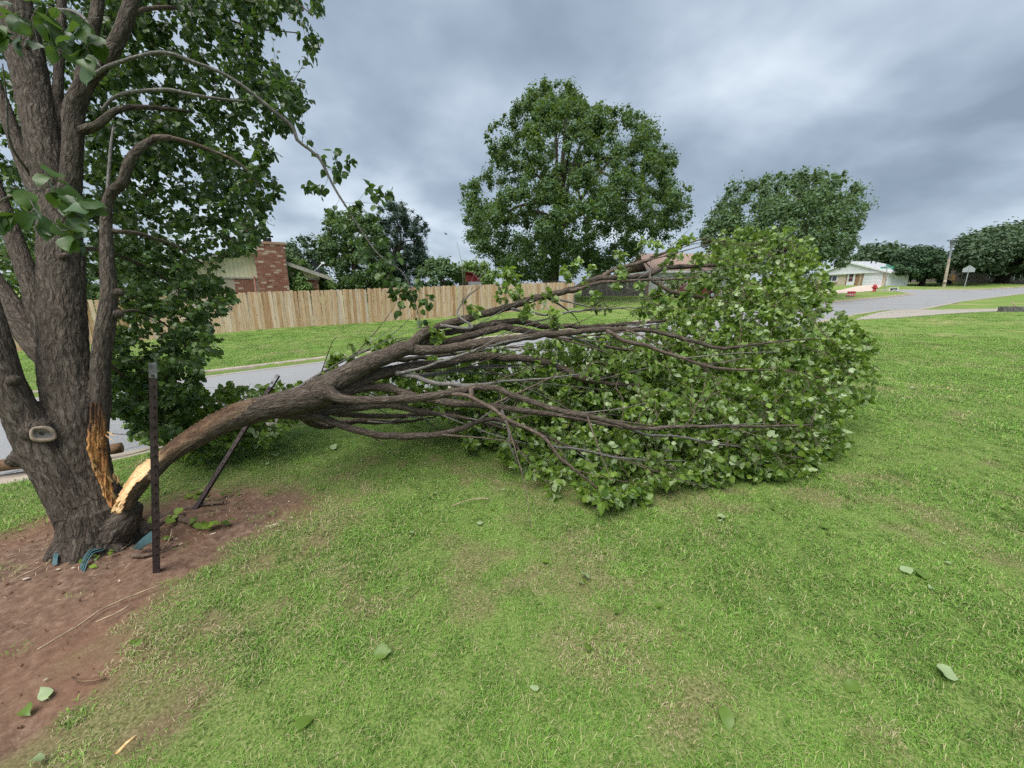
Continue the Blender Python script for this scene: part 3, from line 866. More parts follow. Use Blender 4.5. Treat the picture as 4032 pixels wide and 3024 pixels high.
def grass_ok(p, soft):
    m = dirt_mask(p[:, 0], p[:, 1]) + (vnoise(p[:, 0], p[:, 1], 9, 12) - .5) * .35
    ok = rng.random(len(p)) > np.clip(m * 1.25, 0, .985)
    ins = in_poly(p[:, 0], p[:, 1], ROAD_POLY)
    dd = dist_poly(p[:, 0], p[:, 1], ROAD_POLY)
    return ok & ~ins & (dd > .14)
pts = pts[grass_ok(pts, 1)]; big = big[grass_ok(big, 1)]
allp = np.r_[pts, big]; isbig = np.r_[np.zeros(len(pts), bool), np.ones(len(big), bool)]
stv = straw_mask(allp[:, 0], allp[:, 1])
var = np.where(isbig, np.where(rng.random(len(allp)) < stv * .6, 9, rng.integers(7, 9, len(allp))), np.where(rng.random(len(allp)) < stv * .9, rng.integers(4, 7, len(allp)), rng.integers(0, 4, len(allp))))
gz = H(allp[:, 0], allp[:, 1])
dist = np.hypot(allp[:, 0], allp[:, 1])
scl = rng.uniform(.7, 1.25, len(allp)) * np.where(isbig, 1.0, .85 + .06 * np.clip(dist, 0, 10)) * (1 + .5 * (vnoise(allp[:, 0], allp[:, 1], 1.6, 14) - .5))
me = bpy.data.meshes.new('lawn_grass'); me.vertices.add(len(allp))
me.vertices.foreach_set('co', np.stack([allp[:, 0], allp[:, 1], gz], 1).astype(np.float32).ravel())
for nm, arr, ty in (('rotz', rng.uniform(0, 6.283, len(allp)), 'FLOAT'), ('scl', scl, 'FLOAT'), ('var', var, 'INT')):
    at = me.attributes.new(nm, ty, 'POINT'); at.data.foreach_set('value', arr.astype(np.int32 if ty == 'INT' else np.float32))
me.update()
grass = link('lawn_grass', me, label='short mown lawn grass with dry straw patches', cat='grass', kind='stuff')
ng = bpy.data.node_groups.new('scatter_grass', 'GeometryNodeTree')
ng.interface.new_socket('Geometry', in_out='INPUT', socket_type='NodeSocketGeometry'); ng.interface.new_socket('Geometry', in_out='OUTPUT', socket_type='NodeSocketGeometry')
gi, go = ng.nodes.new('NodeGroupInput'), ng.nodes.new('NodeGroupOutput')
m2p = ng.nodes.new('GeometryNodeMeshToPoints'); iop = ng.nodes.new('GeometryNodeInstanceOnPoints'); ci = ng.nodes.new('GeometryNodeCollectionInfo')
ci.inputs['Collection'].default_value = tcol; ci.inputs['Separate Children'].default_value = True; ci.inputs['Reset Children'].default_value = True
iop.inputs['Pick Instance'].default_value = True
def named(nm, ty):
    q = ng.nodes.new('GeometryNodeInputNamedAttribute'); q.data_type = ty; q.inputs['Name'].default_value = nm; return q.outputs['Attribute']
cmb = ng.nodes.new('ShaderNodeCombineXYZ'); e2r = ng.nodes.new('FunctionNodeEulerToRotation')
ng.links.new(named('rotz', 'FLOAT'), cmb.inputs['Z']); ng.links.new(cmb.outputs[0], e2r.inputs[0])
ng.links.new(gi.outputs[0], m2p.inputs[0]); ng.links.new(m2p.outputs[0], iop.inputs['Points']); ng.links.new(ci.outputs[0], iop.inputs['Instance'])
ng.links.new(named('var', 'INT'), iop.inputs['Instance Index']); ng.links.new(e2r.outputs[0], iop.inputs['Rotation']); ng.links.new(named('scl', 'FLOAT'), iop.inputs['Scale'])
ng.links.new(iop.outputs[0], go.inputs[0])
md = grass.modifiers.new('scatter', 'NODES'); md.node_group = ng

# ================================================================== FENCES
def plank_mesh(name, w, h, th, ear, mat, taper=0.0):
    m = MB(); x = w / 2
    prof = [(-x, 0), (x, 0), (x, h - ear), (x - ear * .8, h), (-x + ear * .8, h), (-x, h - ear)]
    m.prism([(a, -th / 2, b) for a, b in prof], (0, th, 0))
    return m.mesh(name, mat, False)
def board_fence(name, label, line, height, w, mat, rails_mat, group=None, gap=.007, ear=.025, jit=1.0, posts=True):
    """line: list of (x, y, z) ground points"""
    L = np.array(line, float); seg = np.r_[0, np.cumsum(np.linalg.norm(np.diff(L[:, :2], axis=0), axis=1))]
    root = thing(name, label, 'fence', L[0], group)
    var = [plank_mesh('plank', w, height * f, .018, ear, mat) for f in (1, .99, 1.008, .995)]
    n = int(seg[-1] / (w + gap))
    for i in range(n):
        s = (i + .5) * (w + gap)
        x, y, z = (np.interp(s, seg, L[:, k]) for k in range(3))
        k = np.searchsorted(seg, s) - 1; k = min(max(k, 0), len(L) - 2)
        d = L[k + 1] - L[k]; az = math.atan2(d[1], d[0])
        link('plank', var[i % 4], root, loc=(x, y, z - .03 + rng.normal(0, .008) * jit), rot=(rng.normal(0, .008) * jit, rng.normal(0, .010) * jit, az + rng.normal(0, .012) * jit))
    for hz in (.28, height * .52, height * .86):
        m = MB()
        for a, b in zip(L[:-1], L[1:]):
            d = unit((b - a)[None])[0]; nn = np.array([-d[1], d[0], 0]) * .045
            c = (a + b) / 2 + nn + np.array([0, 0, hz]); R = np.stack([d, unit(np.cross([0, 0, 1], d)[None])[0], np.cross(d, unit(np.cross([0, 0, 1], d)[None])[0])], 1)
            m.box(c, (np.linalg.norm(b - a), .038, .085), R)
        m.build('rail', rails_mat, root)
    return root
fl = []
for x in np.linspace(-170, 2262, 14):
    y = np.interp(x, [q[0] for q in fence_base_px], [q[1] for q in fence_base_px]); fl.append(P(x, y, FENCE_D(x)))
board_fence('wooden_fence', 'tan wooden privacy fence of dog-eared planks across the road', fl, 1.80, .142, M_PLANK, M_PLANK)
c0 = fl[-1]; bk = c0 + np.array([-1.6, 8.0, 0.4])
board_fence('wooden_fence', 'grey weathered end of the tan fence running back from its corner', [c0 + np.array([.03, .12, 0]), bk], 1.78, .142, M_GREYPLANK, M_GREYPLANK)
gl = [P(2290, 1172, 40), P(2385, 1166, 41), P(2545, 1160, 43)]
for q in gl: q[2] = Hs(q[0], q[1])
board_fence('wooden_fence', 'weathered grey board fence beyond the fallen crown beside the white wall', gl, 1.75, .17, M_GREYPLANK, M_GREYPLANK)
gl = [P(3560, 1122, 68), P(3700, 1120, 68), P(3900, 1118, 67), P(4200, 1115, 66)]
for q in gl: q[2] = Hs(q[0], q[1])
board_fence('wooden_fence', 'long dark grey fence behind the five-sided sign and far trees', gl, 2.45, .22, M_GREYPLANK, M_GREYPLANK)

# ================================================================== HOUSES
def bricks_on(parent, origin, u, width, h0, h1, bl=.27, bh=.105, proud=.012, out=None, left=None, right=None):
    """brick objects on a face; origin at its lower left, u along it"""
    u = unit(np.array(u, float)[None])[0]; nrm = np.cross(u, [0, 0, 1]) if out is None else out
    var = []
    for k in range(3):
        m = MB(); m.box((0, 0, 0), (bl - .018 - .004 * k, .06, bh - .016)); var.append(m.mesh('brick', M_BRICK, False))
    half = MB(); half.box((0, 0, 0), (bl / 2 - .018, .06, bh - .016)); half = half.mesh('brick', M_BRICK, False)
    az = math.atan2(u[1], u[0]); c = 0; z = h0
    while z + bh <= h1 + .02:
        s = 0.0 if c % 2 == 0 else -bl / 2
        while s < width - .02:
            a, b = max(s, 0), min(s + bl, width)
            if b - a > .08:
                me_ = var[(c + int(s * 10)) % 3] if b - a > bl * .8 else half
                p = np.array(origin) + u * ((a + b) / 2) + np.array([0, 0, z + bh / 2]) + nrm * (proud - .03 + rng.uniform(0, .006))
                link('brick', me_, parent, loc=tuple(p), rot=(0, 0, az))
            s += bl
        z += bh; c += 1

def brick_house():
    z8 = Zm(800, 900, 600 / 2212.)
    A = P(*z8(1690, 930), 25.0); A[2] = 0
    ex = unit(np.array([[-.875, -.485, 0]]))[0]; en = np.array([-ex[1], ex[0], 0])
    if en @ (CAM - A) < 0: en = -en
    az = math.atan2(-ex[1], -ex[0])
    def S(zx, zy, off=0.0):       # (along the gable from its right corner, height) of a pixel on the plane off metres before the wall
        r = ray(*z8(zx, zy)); t = ((A + en * off - CAM) @ en) / (r @ en); p = CAM + t * r; return (p - A) @ ex, p[2]
    def Q3(s, h, o=0.0): return A + ex * s + en * o + np.array([0, 0, h])
    def rect(m, s0, s1, h0, h1, o0, o1): m.prism([Q3(s0, h0, o0), Q3(s1, h0, o0), Q3(s1, h1, o0), Q3(s0, h1, o0)], en * (o1 - o0))
    gb = Hs(A[0], A[1]) - .3
    root = thing('brick_house', 'brick house with cream gable and red-brown chimney behind the fence', 'house', (A[0], A[1], gb + .3))
    re, ap = S(1860, 712, .5), S(560, 262, .5); zs = S(1690, 728)[1]; slope = (ap[1] - re[1]) / (ap[0] - re[0]); wl = 2 * ap[0]
    zr = lambda s: ap[1] - abs(s - ap[0]) * slope
    m = MB(); rect(m, 0, wl, gb, zs, 0, -9); m.build('wall', M_MORTAR, root)
    m = MB(); m.prism([Q3(-.08, zs, .03), Q3(wl + .08, zs, .03), Q3(wl + .08, zr(wl) - .12, .03), Q3(ap[0], ap[1] - .12, .03), Q3(-.08, zr(0) - .12, .03)], en * -8.9); m.build('siding', M_SIDING, root)
    m = MB(); rect(m, -.1, wl + .1, zs - .06, zs + .02, .034, .06); m.build('trim_board', M_FASCIA, root)
    for s_ in (re[0], wl - re[0]):
        m = MB(); a, b = Q3(ap[0], ap[1] + .06, .5), Q3(s_, zr(s_) + .06, .5); m.prism([a, b, b - [0, 0, .12], a - [0, 0, .12]], en * -10); rf = m.build('roof', M_SHINGLE_D, root)
        m = MB(); o_ = en * .03 - np.array([0, 0, .03]); m.prism([a + o_, b + o_, b + o_ - [0, 0, .22], a + o_ - [0, 0, .22]], en * -.028); m.build('fascia', M_FASCIA, rf)
    (a, h1), (b, h0) = S(1525, 735), S(1620, 780)
    m = MB(); rect(m, b, a, h0, h1, .012, .04); vw = m.build('vent', M_STONEDK, root)
    for k in range(4):
        m = MB(); s0 = lerp(b, a, (k + .2) / 4); rect(m, s0, s0 + (a - b) / 6, h0 + .02, h1 - .02, .04, .06); m.build('slat', M_BARNRED, vw)
    hb = S(1345, 930)[1] - .15
    s1 = S(1345, 900)[0]; bricks_on(root, Q3(s1, hb), -ex, s1, 0, zs - hb - .05, .27, .105, out=en)
    s0, s1 = S(745, 900)[0], S(470, 900)[0]; hb = S(470, 935)[1] - .1; bricks_on(root, Q3(s1, hb), -ex, s1 - s0, 0, zs - hb - .05, .27, .105, out=en)
    co = .75
    l, r = S(745, 430, co)[0], S(1200, 430, co)[0]; top = S(1000, 195, co)[1]; l2, r2 = S(795, 240, co)[0], S(1187, 240, co)[0]
    m = MB(); m.prism([Q3(r + .02, gb, co), Q3(l - .02, gb, co), Q3(l - .02, top - .5, co), Q3(l2 - .02, top - .1, co), Q3(r2 + .02, top - .1, co), Q3(r + .02, top - .5, co)], en * -1.1); ch = m.build('chimney', M_MORTAR, root)
    zb0 = S(1000, 935, co)[1] - .05
    bricks_on(ch, Q3(l, zb0, co), -ex, l - r, 0, top - zb0 - .45, .285, .118, out=en)
    bricks_on(ch, Q3(l2, top - .48, co), -ex, l2 - r2, 0, .37, .285, .118, out=en)
    m = MB(); rect(m, r2 - .06, l2 + .06, top - .12, top + .01, co + .06, co - 1.16); m.build('crown_course', M_BRICK, ch)
    fs, fh = S(930, 170, co - .5); R = np.stack([-ex, -en, [0, 0, 1]], 1)
    m = MB(); m.box(Q3(fs, top + .13, co - .5), (.42, .42, .24), R); cap = m.build('flue', M_BLACK, ch)
    m = MB(); m.box(Q3(fs, top + .36, co - .5), (.66, .66, .03), R)
    for q in (-.17, .17):
        for w in (-.17, .17): m.box(Q3(fs + q, top + .30, co - .5 + w), (.025, .025, .1), R)
    m.build('flue_cap', M_BLACK, cap)
    ps = S(742, 720, .12)[0]; m = MB(); m.tube([Q3(ps, gb, .12), Q3(ps, zs + .1, .12)], .035, 8); m.build('downpipe', M_PINK, root)
    ds = S(1665, 640, -.3)[0]; b = Q3(ds, zr(ds) + .04, -.3)
    dish = thing('satellite_dish', 'dark satellite dish with white arm on the house roof', 'satellite dish', b)
    m = MB(); m.tube([b, b + [0, 0, .35]], .025, 8); m.build('mast', M_GALV, dish)
    m = MB(); c = b + ex * .18 + [0, 0, .42]; ax = unit((-ex * .8 + en * .35 + np.array([0, 0, .35]))[None])[0]
    t1 = unit(np.cross(ax, [0, 0, 1])[None])[0]; t2 = np.cross(ax, t1); V = [c]
    for rr_, dd_ in ((.22, .03), (.42, .11)):
        for k in range(18): V.append(c + ax * dd_ + t1 * rr_ * .9 * math.cos(k * math.pi / 9) + t2 * rr_ * 1.1 * math.sin(k * math.pi / 9))
    m.add(V, [(1 + k, 19 + k, 19 + (k + 1) % 18, 1 + (k + 1) % 18) for k in range(18)], [(0, 1 + k, 1 + (k + 1) % 18) for k in range(18)]); m.build('reflector', M_BLACK, dish, True)
    m = MB(); e1 = c + ax * .62 + np.array([0, 0, -.02]); m.tube([c + np.array([0, 0, -.3]), e1], .03, 6); m.box(e1, (.2, .12, .12)); m.build('feed_arm', M_WHITE, dish)
    return root
brick_house()

def white_house():
    z2 = Zm(3220, 1000, 340 / 2212.)
    A = P(3487, 1124.5, 58.5); B = P(3312, 1123, 66)
    ex = unit(np.array([[B[0] - A[0], B[1] - A[1], 0]]))[0]; en = np.array([-ex[1], ex[0], 0]); 
    if en @ (CAM - A) < 0: en = -en
    zb = A[2]
    root = thing('white_house', 'white gabled house with garage and pale stone front at the corner', 'house', A)
    def S(zx, zy):                # front-plane coordinates of a pixel
        r = ray(*z2(zx, zy)); t = ((A - CAM) @ en) / (r @ en); p = CAM + t * r
        return (p - A) @ ex, p[2] - zb
    def Q3(s, h, o=0.0): return A + ex * s + en * o + np.array([0, 0, h])
    def rect(m, s0, s1, h0, h1, o0, o1): m.prism([Q3(s0, h0, o0), Q3(s1, h0, o0), Q3(s1, h1, o0), Q3(s0, h1, o0)], en * (o1 - o0))
    sl = S(60, 700)[0]
    eave = S(1700, 440)[1]; apx, aph = S(880, 190); depth = 3.4
    m = MB(); rect(m, 0, sl + 1, -.6, eave, 0, -depth); m.build('wall', M_WHITE, root)
    m = MB(); rect(m, .1, sl + .9, -.5, eave - .2, 0.004, .010); m.build('stone_veneer', M_STONE, root)
    # garage bay, door porch
    g0, g1 = S(1650, 600)[0], S(1195, 600)[0]; gt = S(1400, 470)[1]
    m = MB(); rect(m, g0 - .12, g1 + .12, -.1, gt + .12, 0, .06); gf = m.build('garage_frame', M_WHITE, root)
    m = MB(); rect(m, g0, g1, -.05, gt, .06, .09); gd = m.build('garage_door', M_GARAGE, root)
    for k in range(4):
        m = MB(); rect(m, g0 + .05, g1 - .05, gt * k / 4 + .03, gt * (k + 1) / 4 - .03, .09, .11); m.build('panel', M_GARAGE, gd)
    d0, d1 = S(965, 600)[0], S(775, 600)[0]; dt = S(880, 495)[1]
    m = MB(); rect(m, d0 - .5, d1 + .35, -.2, eave - .05, 0.012, .03); m.build('porch_recess', M_STONEDK, root)
    m = MB(); rect(m, d0, d1, -.05, dt, .03, .10); do = m.build('door', M_WHITE, root)
    wd = (d1 - d0)
    for h0, h1 in ((dt * .36, dt * .63), (dt * .66, dt * .95)):
        m = MB(); rect(m, d0 + wd * .22, d1 - wd * .22, h0, h1, .10, .115); m.build('screen_pane', M_DOORRED, do)
    m = MB(); c = Q3(d1 - .12, dt * .5, .13); m.sphere(c, .05); m.build('handle', M_BLACK, do)
    for s0, s1, hh in ((d0 - .75, d0 - .35, 1.65), (g1 + .15, g1 + .45, eave * .9)):
        m = MB(); rect(m, min(s0, s1), max(s0, s1), 0, hh, .035, .08); m.build('stone_pier', M_STONEDK, root)
    m = MB(); rect(m, -.02, .35, 0, eave, .012, .09); m.build('corner_stone', M_STONE, root)
    w0, w1 = S(495, 650)[0], S(245, 650)[0]; wb, wt = S(350, 690)[1], S(350, 560)[1]
    m = MB(); rect(m, w0 - .1, w1 + .1, wb - .1, wt + .1, 0.012, .06); wi = m.build('window', M_WHITE, root)
    for k in range(2):
        m = MB(); a = lerp(w0, w1, k / 2) + .06; b = lerp(w0, w1, (k + 1) / 2) - .06; rect(m, a, b, wb, wt, .06, .07); m.build('pane', M_GLASS, wi)
    m = MB(); rect(m, w0 - .3, w1 + .3, wb - .28, wb - .12, .012, .22); m.build('sill', M_STONE, wi)
    # gable and roof
    half = apx + .9
    l_end = apx + half
    rz = lambda s: aph - abs(s - apx) * (aph - eave + .12) / half
    m = MB(); m.prism([Q3(-.5, eave, .25), Q3(l_end - .4, eave, .25), Q3(apx, aph - .15, .25)], -en * .4); m.build('gable', M_GABLE, root)
    m = MB(); rect(m, -.9, sl + 1.4, eave - .18, eave + .06, .26, .34); m.build('eave_board', M_WHITE, root)
    for s_ in (-.9, l_end):
        m = MB(); a, b = Q3(apx, aph, .5), Q3(s_, rz(s_), .5)
        m.prism([a, b, b - [0, 0, .16], a - [0, 0, .16]], -en * (depth + 1)); rf = m.build('roof', M_SHINGLE_G, root)
        m = MB(); a, b = Q3(apx, aph + .03, .54), Q3(s_, rz(s_) + .03, .54)
        m.prism([a, b, b - [0, 0, .30], a - [0, 0, .30]], -en * .06); m.build('bargeboard', M_WHITE, rf)
    for k in (1.8, 2.6):
        m = MB(); b = Q3(apx - 1.6, rz(apx - 1.6), -k); m.tube([b, b + np.array([0, 0, .45])], .09, 8); m.build('roof_vent', M_BLACK, root)
    # low white panel fence that runs on right of the garage
    f0, f1 = P(3488, 1125, 58.2), P(3553, 1124, 59.0)
    fr = thing('panel_fence', 'white panel fence between the garage and the round evergreen', 'fence', f0)
    d = unit((f1 - f0)[None])[0]; nn = np.array([-d[1], d[0], 0]); Lf = np.linalg.norm((f1 - f0)[:2])
    for k in range(3):
        m = MB(); a = f0 + d * Lf * k / 3; b = f0 + d * Lf * (k + 1) / 3 - d * .03; ha, hb = 2.3 - .25 * k, 2.2 - .25 * k
        m.prism([a - [0, 0, .2], b - [0, 0, .2], b + [0, 0, hb], a + [0, 0, ha]], nn * .05); m.build('panel', M_WHITE, fr)
    return root
white_house()

def carport_house():
    d = 44.0
    g = P(2620, 1160, d); z0 = Hs(g[0], g[1])
    root = thing('white_bungalow', 'low white house with pinkish roof glimpsed through the fallen branches', 'house', (g[0], g[1], z0))
    x0, x1 = P(2548, 1160, d)[0], P(2860, 1160, d)[0]; y = g[1]; ev = P(2600, 1068, d)[2]; rd = P(2600, 1006, d + 4)[2]
    m = MB(); m.prism([(x0, y, z0 - .6), (x1, y, z0 - .6), (x1, y, ev), (x0, y, ev)], (0, 8, 0)); m.build('wall', M_WHITE, root)
    m = MB(); m.prism([(x0 - .4, y - .5, ev - .05), (x0 + .0, y + 4, rd), (x1, y + 4, rd), (x1 + .4, y - .5, ev - .05)], (0, .02, .12)); m.build('roof', M_SHINGLE_P, root)
    m = MB(); m.prism([(x0 - .4, y + 8.5, ev - .05), (x1 + .4, y + 8.5, ev - .05), (x1, y + 4.02, rd), (x0, y + 4.02, rd)], (0, .02, .12)); m.build('roof', M_SHINGLE_P, root)
    m = MB(); m.box(((x0 + x1) / 2, y - .52, ev - .1), (x1 - x0 + .9, .05, .2)); m.build('fascia', M_WHITE, root)
    for px in (2548, 2600):
        q = P(px, 1160, d - .6); m = MB(); m.box((q[0], q[1], z0 + .9), (.16, .16, 1.9)); m.build('porch_post', M_STONEDK, root)
    q0, q1 = P(2720, 1160, d)[0], P(2790, 1160, d)[0]
    m = MB(); m.box(((q0 + q1) / 2, y - .02, z0 + 1.3), (q1 - q0, .08, 1.2)); w = m.build('window', M_WHITE, root)
    m = MB(); m.box(((q0 + q1) / 2, y - .07, z0 + 1.3), (q1 - q0 - .2, .04, 1.0)); m.build('pane', M_GLASS, w)
carport_house()

def car():
    c = P(2735, 1150, 39.5); z0 = Hs(c[0], c[1])
    root = thing('parked_car', 'dark red car parked behind the fallen crown, mostly hidden', 'car', (c[0], c[1], z0))
    prof = [(-2.2, .35), (2.2, .35), (2.25, .75), (2.1, .95), (1.2, 1.02), (.55, 1.45), (-.9, 1.48), (-1.75, 1.05), (-2.2, .98), (-2.28, .6)]
    m = MB(); m.prism([(c[0] + a, c[1] - .85, z0 + b) for a, b in prof], (0, 1.7, 0)); b_ = m.build('body', M_CARRED, root)
    gp = [(1.05, 1.03), (.48, 1.40), (-.85, 1.42), (-1.55, 1.05)]
    m = MB(); m.prism([(c[0] + a, c[1] - .865, z0 + b) for a, b in gp], (0, .015, 0)); m.build('side_window', M_GLASS, root)
    for sx in (-1.4, 1.4):
        for sy in (-.8, .8):
            m = MB(); m.tube([(c[0] + sx, c[1] + sy - .1, z0 + .32), (c[0] + sx, c[1] + sy + .1, z0 + .32)], .33, 14); w = m.build('wheel', M_RUBBER, root)
            m = MB(); m.tube([(c[0] + sx, c[1] + sy - .12, z0 + .32), (c[0] + sx, c[1] + sy + .12, z0 + .32)], .19, 12); m.build('rim', M_GALV, w)
    for sy in (-.6, .6):
        m = MB(); m.box((c[0] - 2.26, c[1] + sy, z0 + .78), (.05, .3, .14)); m.build('headlight', M_WHITE, root)
car()

def red_shed():
    d = 46.0; zz = Zm(1750, 1000, 600 / 1270.)
    def W(x, y): return P(*zz(x, y), d)
    g = W(210, 260); z0 = Hs(g[0], g[1])
    root = thing('garden_shed', 'dark red barn-roofed shed showing above the fence', 'shed', (g[0], g[1], z0))
    y = g[1]
    pr = [W(120, 222), W(170, 165), W(185, 155), W(232, 165), W(288, 232)]
    pr = [(p[0], y, p[2]) for p in pr]
    m = MB(); m.prism([(pr[0][0] + .1, y, z0 - .2), (pr[-1][0] - .1, y, z0 - .2), pr[-1], pr[-2], pr[-3], pr[-4], pr[0]], (0, 3.6, 0)); m.build('wall', M_BARNRED, root)
    for a, b in zip(pr[:-1], pr[1:]):
        a, b = np.array(a), np.array(b); m = MB(); m.prism([a + [0, -.2, .02], b + [0, -.2, .02], b + [0, -.2, .12], a + [0, -.2, .12]], (0, 4.0, 0)); m.build('roof', M_BARNRED, root)
    m = MB(); a, b = W(203, 232), W(307, 300); m.box(((a[0] + b[0]) / 2, y - .25, (a[2] + z0) / 2), (b[0] - a[0], .12, a[2] - z0)); m.build('lower_panel', M_POLEGREY, root)
    m = MB(); a, b = W(118, 222), W(203, 232); m.box(((a[0] + b[0]) / 2, y - .12, (b[2] + z0) / 2 - .1), (b[0] - a[0] - .1, .06, b[2] - z0)); m.build('doorway', M_BLACK, root)
red_shed()

# ================================================================== FAR TREES
def sample_poly(poly, n):
    p = np.array(poly, float); lo, hi = p.min(0), p.max(0); out = np.empty((0, 2))
    while len(out) < n:
        q = rng.uniform(lo, hi, (n * 2, 2)); out = np.r_[out, q[in_poly(q[:, 0], q[:, 1], poly)]]
    return out[:n]
def far_tree(name, label, poly, d, base_px, mat, n_clump, per, leaf, rc, thick=.42, trunk_r=.3, group=None, shape='leaf', cat='tree', limbs=9, shell=.55, droop=0.0, bright=None):
    """poly: outline of the crown in photo pixels; d: distance of its middle; the crown is a real volume about that"""
    b = P(base_px[0], base_px[1], d); b[2] = Hs(b[0], b[1])
    root = thing(name, label, cat, b, group)
    pa = np.array(poly, float); cen = pa.mean(0); half = (pa.max(0) - pa.min(0)) / 2
    c2 = sample_poly(poly, n_clump)
    edge = dist_poly(c2[:, 0], c2[:, 1], poly)
    rel = np.clip(edge / (half.min() * .75), 0, 1)
    T = half[0] * d / F * thick * 2
    depth_half = T * np.sqrt(np.clip(1 - (1 - rel) ** 2, 0.02, 1))
    u = rng.uniform(-1, 1, n_clump); u = np.sign(u) * np.abs(u) ** shell
    off = depth_half * u
    C = np.array([P(x, y, d + o) for (x, y), o in zip(c2, off)])
    rad = rc * rng.uniform(.6, 1.25, n_clump)
    ctint = rng.uniform(.0, .95, n_clump) ** 1.1
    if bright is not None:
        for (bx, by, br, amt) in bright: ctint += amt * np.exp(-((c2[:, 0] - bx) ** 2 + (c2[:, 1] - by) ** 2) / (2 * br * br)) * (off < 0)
    nsp = n_clump // 3                        # thin sprigs standing out of the outline
    ring_ = np.array(poly, float); seg_i = rng.integers(0, len(ring_), nsp); tt_ = rng.random(nsp)[:, None]
    sp2 = ring_[seg_i] * (1 - tt_) + ring_[(seg_i + 1) % len(ring_)] * tt_; sp2 = sp2 + unit(sp2 - cen) * rng.uniform(-.25, .62, nsp)[:, None] * (rc * F / d)
    sp2 = sp2[sp2[:, 1] < cen[1] + half[1] * .6]; nsp = len(sp2)
    C = np.r_[C, np.array([P(x, y, d + o) for (x, y), o in zip(sp2, rng.normal(0, T * .22, nsp))])]; rad = np.r_[rad, rc * rng.uniform(.25, .5, nsp)]; ctint = np.r_[ctint, rng.uniform(.2, .9, nsp)]
    # leaves
    k = np.r_[np.repeat(np.arange(n_clump), per), np.repeat(np.arange(n_clump, n_clump + nsp), max(8, per // 7))]; N = len(k)
    
    dirv = unit(rng.normal(0, 1, (N, 3))); rr = rad[k] * np.minimum(np.abs(rng.normal(0, .66, N)), 1.12)
    squash = rng.uniform(.65, 1.45, (len(C), 3)); pos = C[k] + dirv * rr[:, None] * squash[k] + np.array([.12, 0, .18]) * (rr ** 2 / rad[k])[:, None]
    pos[:, 2] = np.maximum(pos[:, 2], Hs(b[0], b[1]) + .1)
    nr = unit(dirv * .8 + rng.normal(0, .55, (N, 3)) + np.array([0, 0, .55])); ax = unit(np.cross(nr, rng.normal(0, 1, (N, 3)))); ax[:, 2] -= droop; ax = unit(ax)
    sd_ = unit(np.cross(nr, ax)); s = leaf * rng.uniform(.6, 1.35, N)
    w = .30 if shape == 'leaf' else .075
    V = np.stack([pos - ax * s[:, None] * .5, pos + sd_ * (s * w)[:, None], pos + ax * s[:, None] * .5, pos - sd_ * (s * w)[:, None]], 1)
    q = np.arange(4 * N).reshape(N, 4)
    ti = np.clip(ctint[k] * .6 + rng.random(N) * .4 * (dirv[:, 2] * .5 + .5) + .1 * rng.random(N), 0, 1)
    me = make_mesh('crown', V.reshape(-1, 3), q, None, [mat], False, {'tint': np.repeat(ti, 4)})
    link('crown', me, root, kind='stuff')
    # trunk and limbs
    top = C[np.argsort(-C[:, 2])[:max(3, n_clump // 5)]].mean(0)
    base_z = b[2]
    fork = b + np.array([0, 0, max(.6, (C[:, 2].min() - base_z) * .8 + .12 * (C[:, 2].max() - C[:, 2].min()))])
    fork[0] = lerp(b[0], top[0], .15)
    m = MB(); r0 = trunk_r
    tr = spline(np.array([(*(b - [0, 0, .3]), r0 * 1.35), (*(b + [0, 0, .35]), r0 * 1.05), (*fork, r0 * .85), (*lerp(fork, top, .5), r0 * .5), (*lerp(fork, top, .95), r0 * .15)]), .5)
    m.tube(tr[:, :3], tr[:, 3], 9); m.build('trunk', M_FARBARK, root, True)
    for i in range(limbs):
        c = C[rng.integers(n_clump)]; st = tr[int(len(tr) * rng.uniform(.3, .7))]
        mid = lerp(st[:3], c, .5) + np.array([0, 0, .12 * np.linalg.norm(c - st[:3])])
        q = spline(np.array([(*st[:3], r0 * .42), (*mid, r0 * .24), (*c, r0 * .06)]), .5)
        m = MB(); m.tube(q[:, :3], q[:, 3], 6); m.build('limb', M_FARBARK, root, True)
    return root

M_ELM = leaf_material('elm_leaves', (.027, .060, .019), (.205, .300, .055), (.065, .115, .05), .22, .6, .2)
M_OAK = leaf_material('soft_tree_leaves', (.048, .092, .042), (.215, .315, .105), (.085, .14, .07), .22, .6, .2)
M_PINE = leaf_material('pine_needles', (.018, .040, .030), (.060, .100, .062), (.04, .07, .045), .1, .6, .2)
M_SHRUB = leaf_material('bright_shrub_leaves', (.045, .095, .030), (.215, .33, .075), (.14, .22, .07), .28, .55, .2)
M_CEDAR = leaf_material('cedar_foliage', (.018, .045, .022), (.075, .135, .05), (.04, .075, .035), .12, .6, .2)
M_DUSK = leaf_material('broad_tree_leaves', (.032, .064, .034), (.120, .185, .075), (.07, .11, .06), .2, .6, .2)

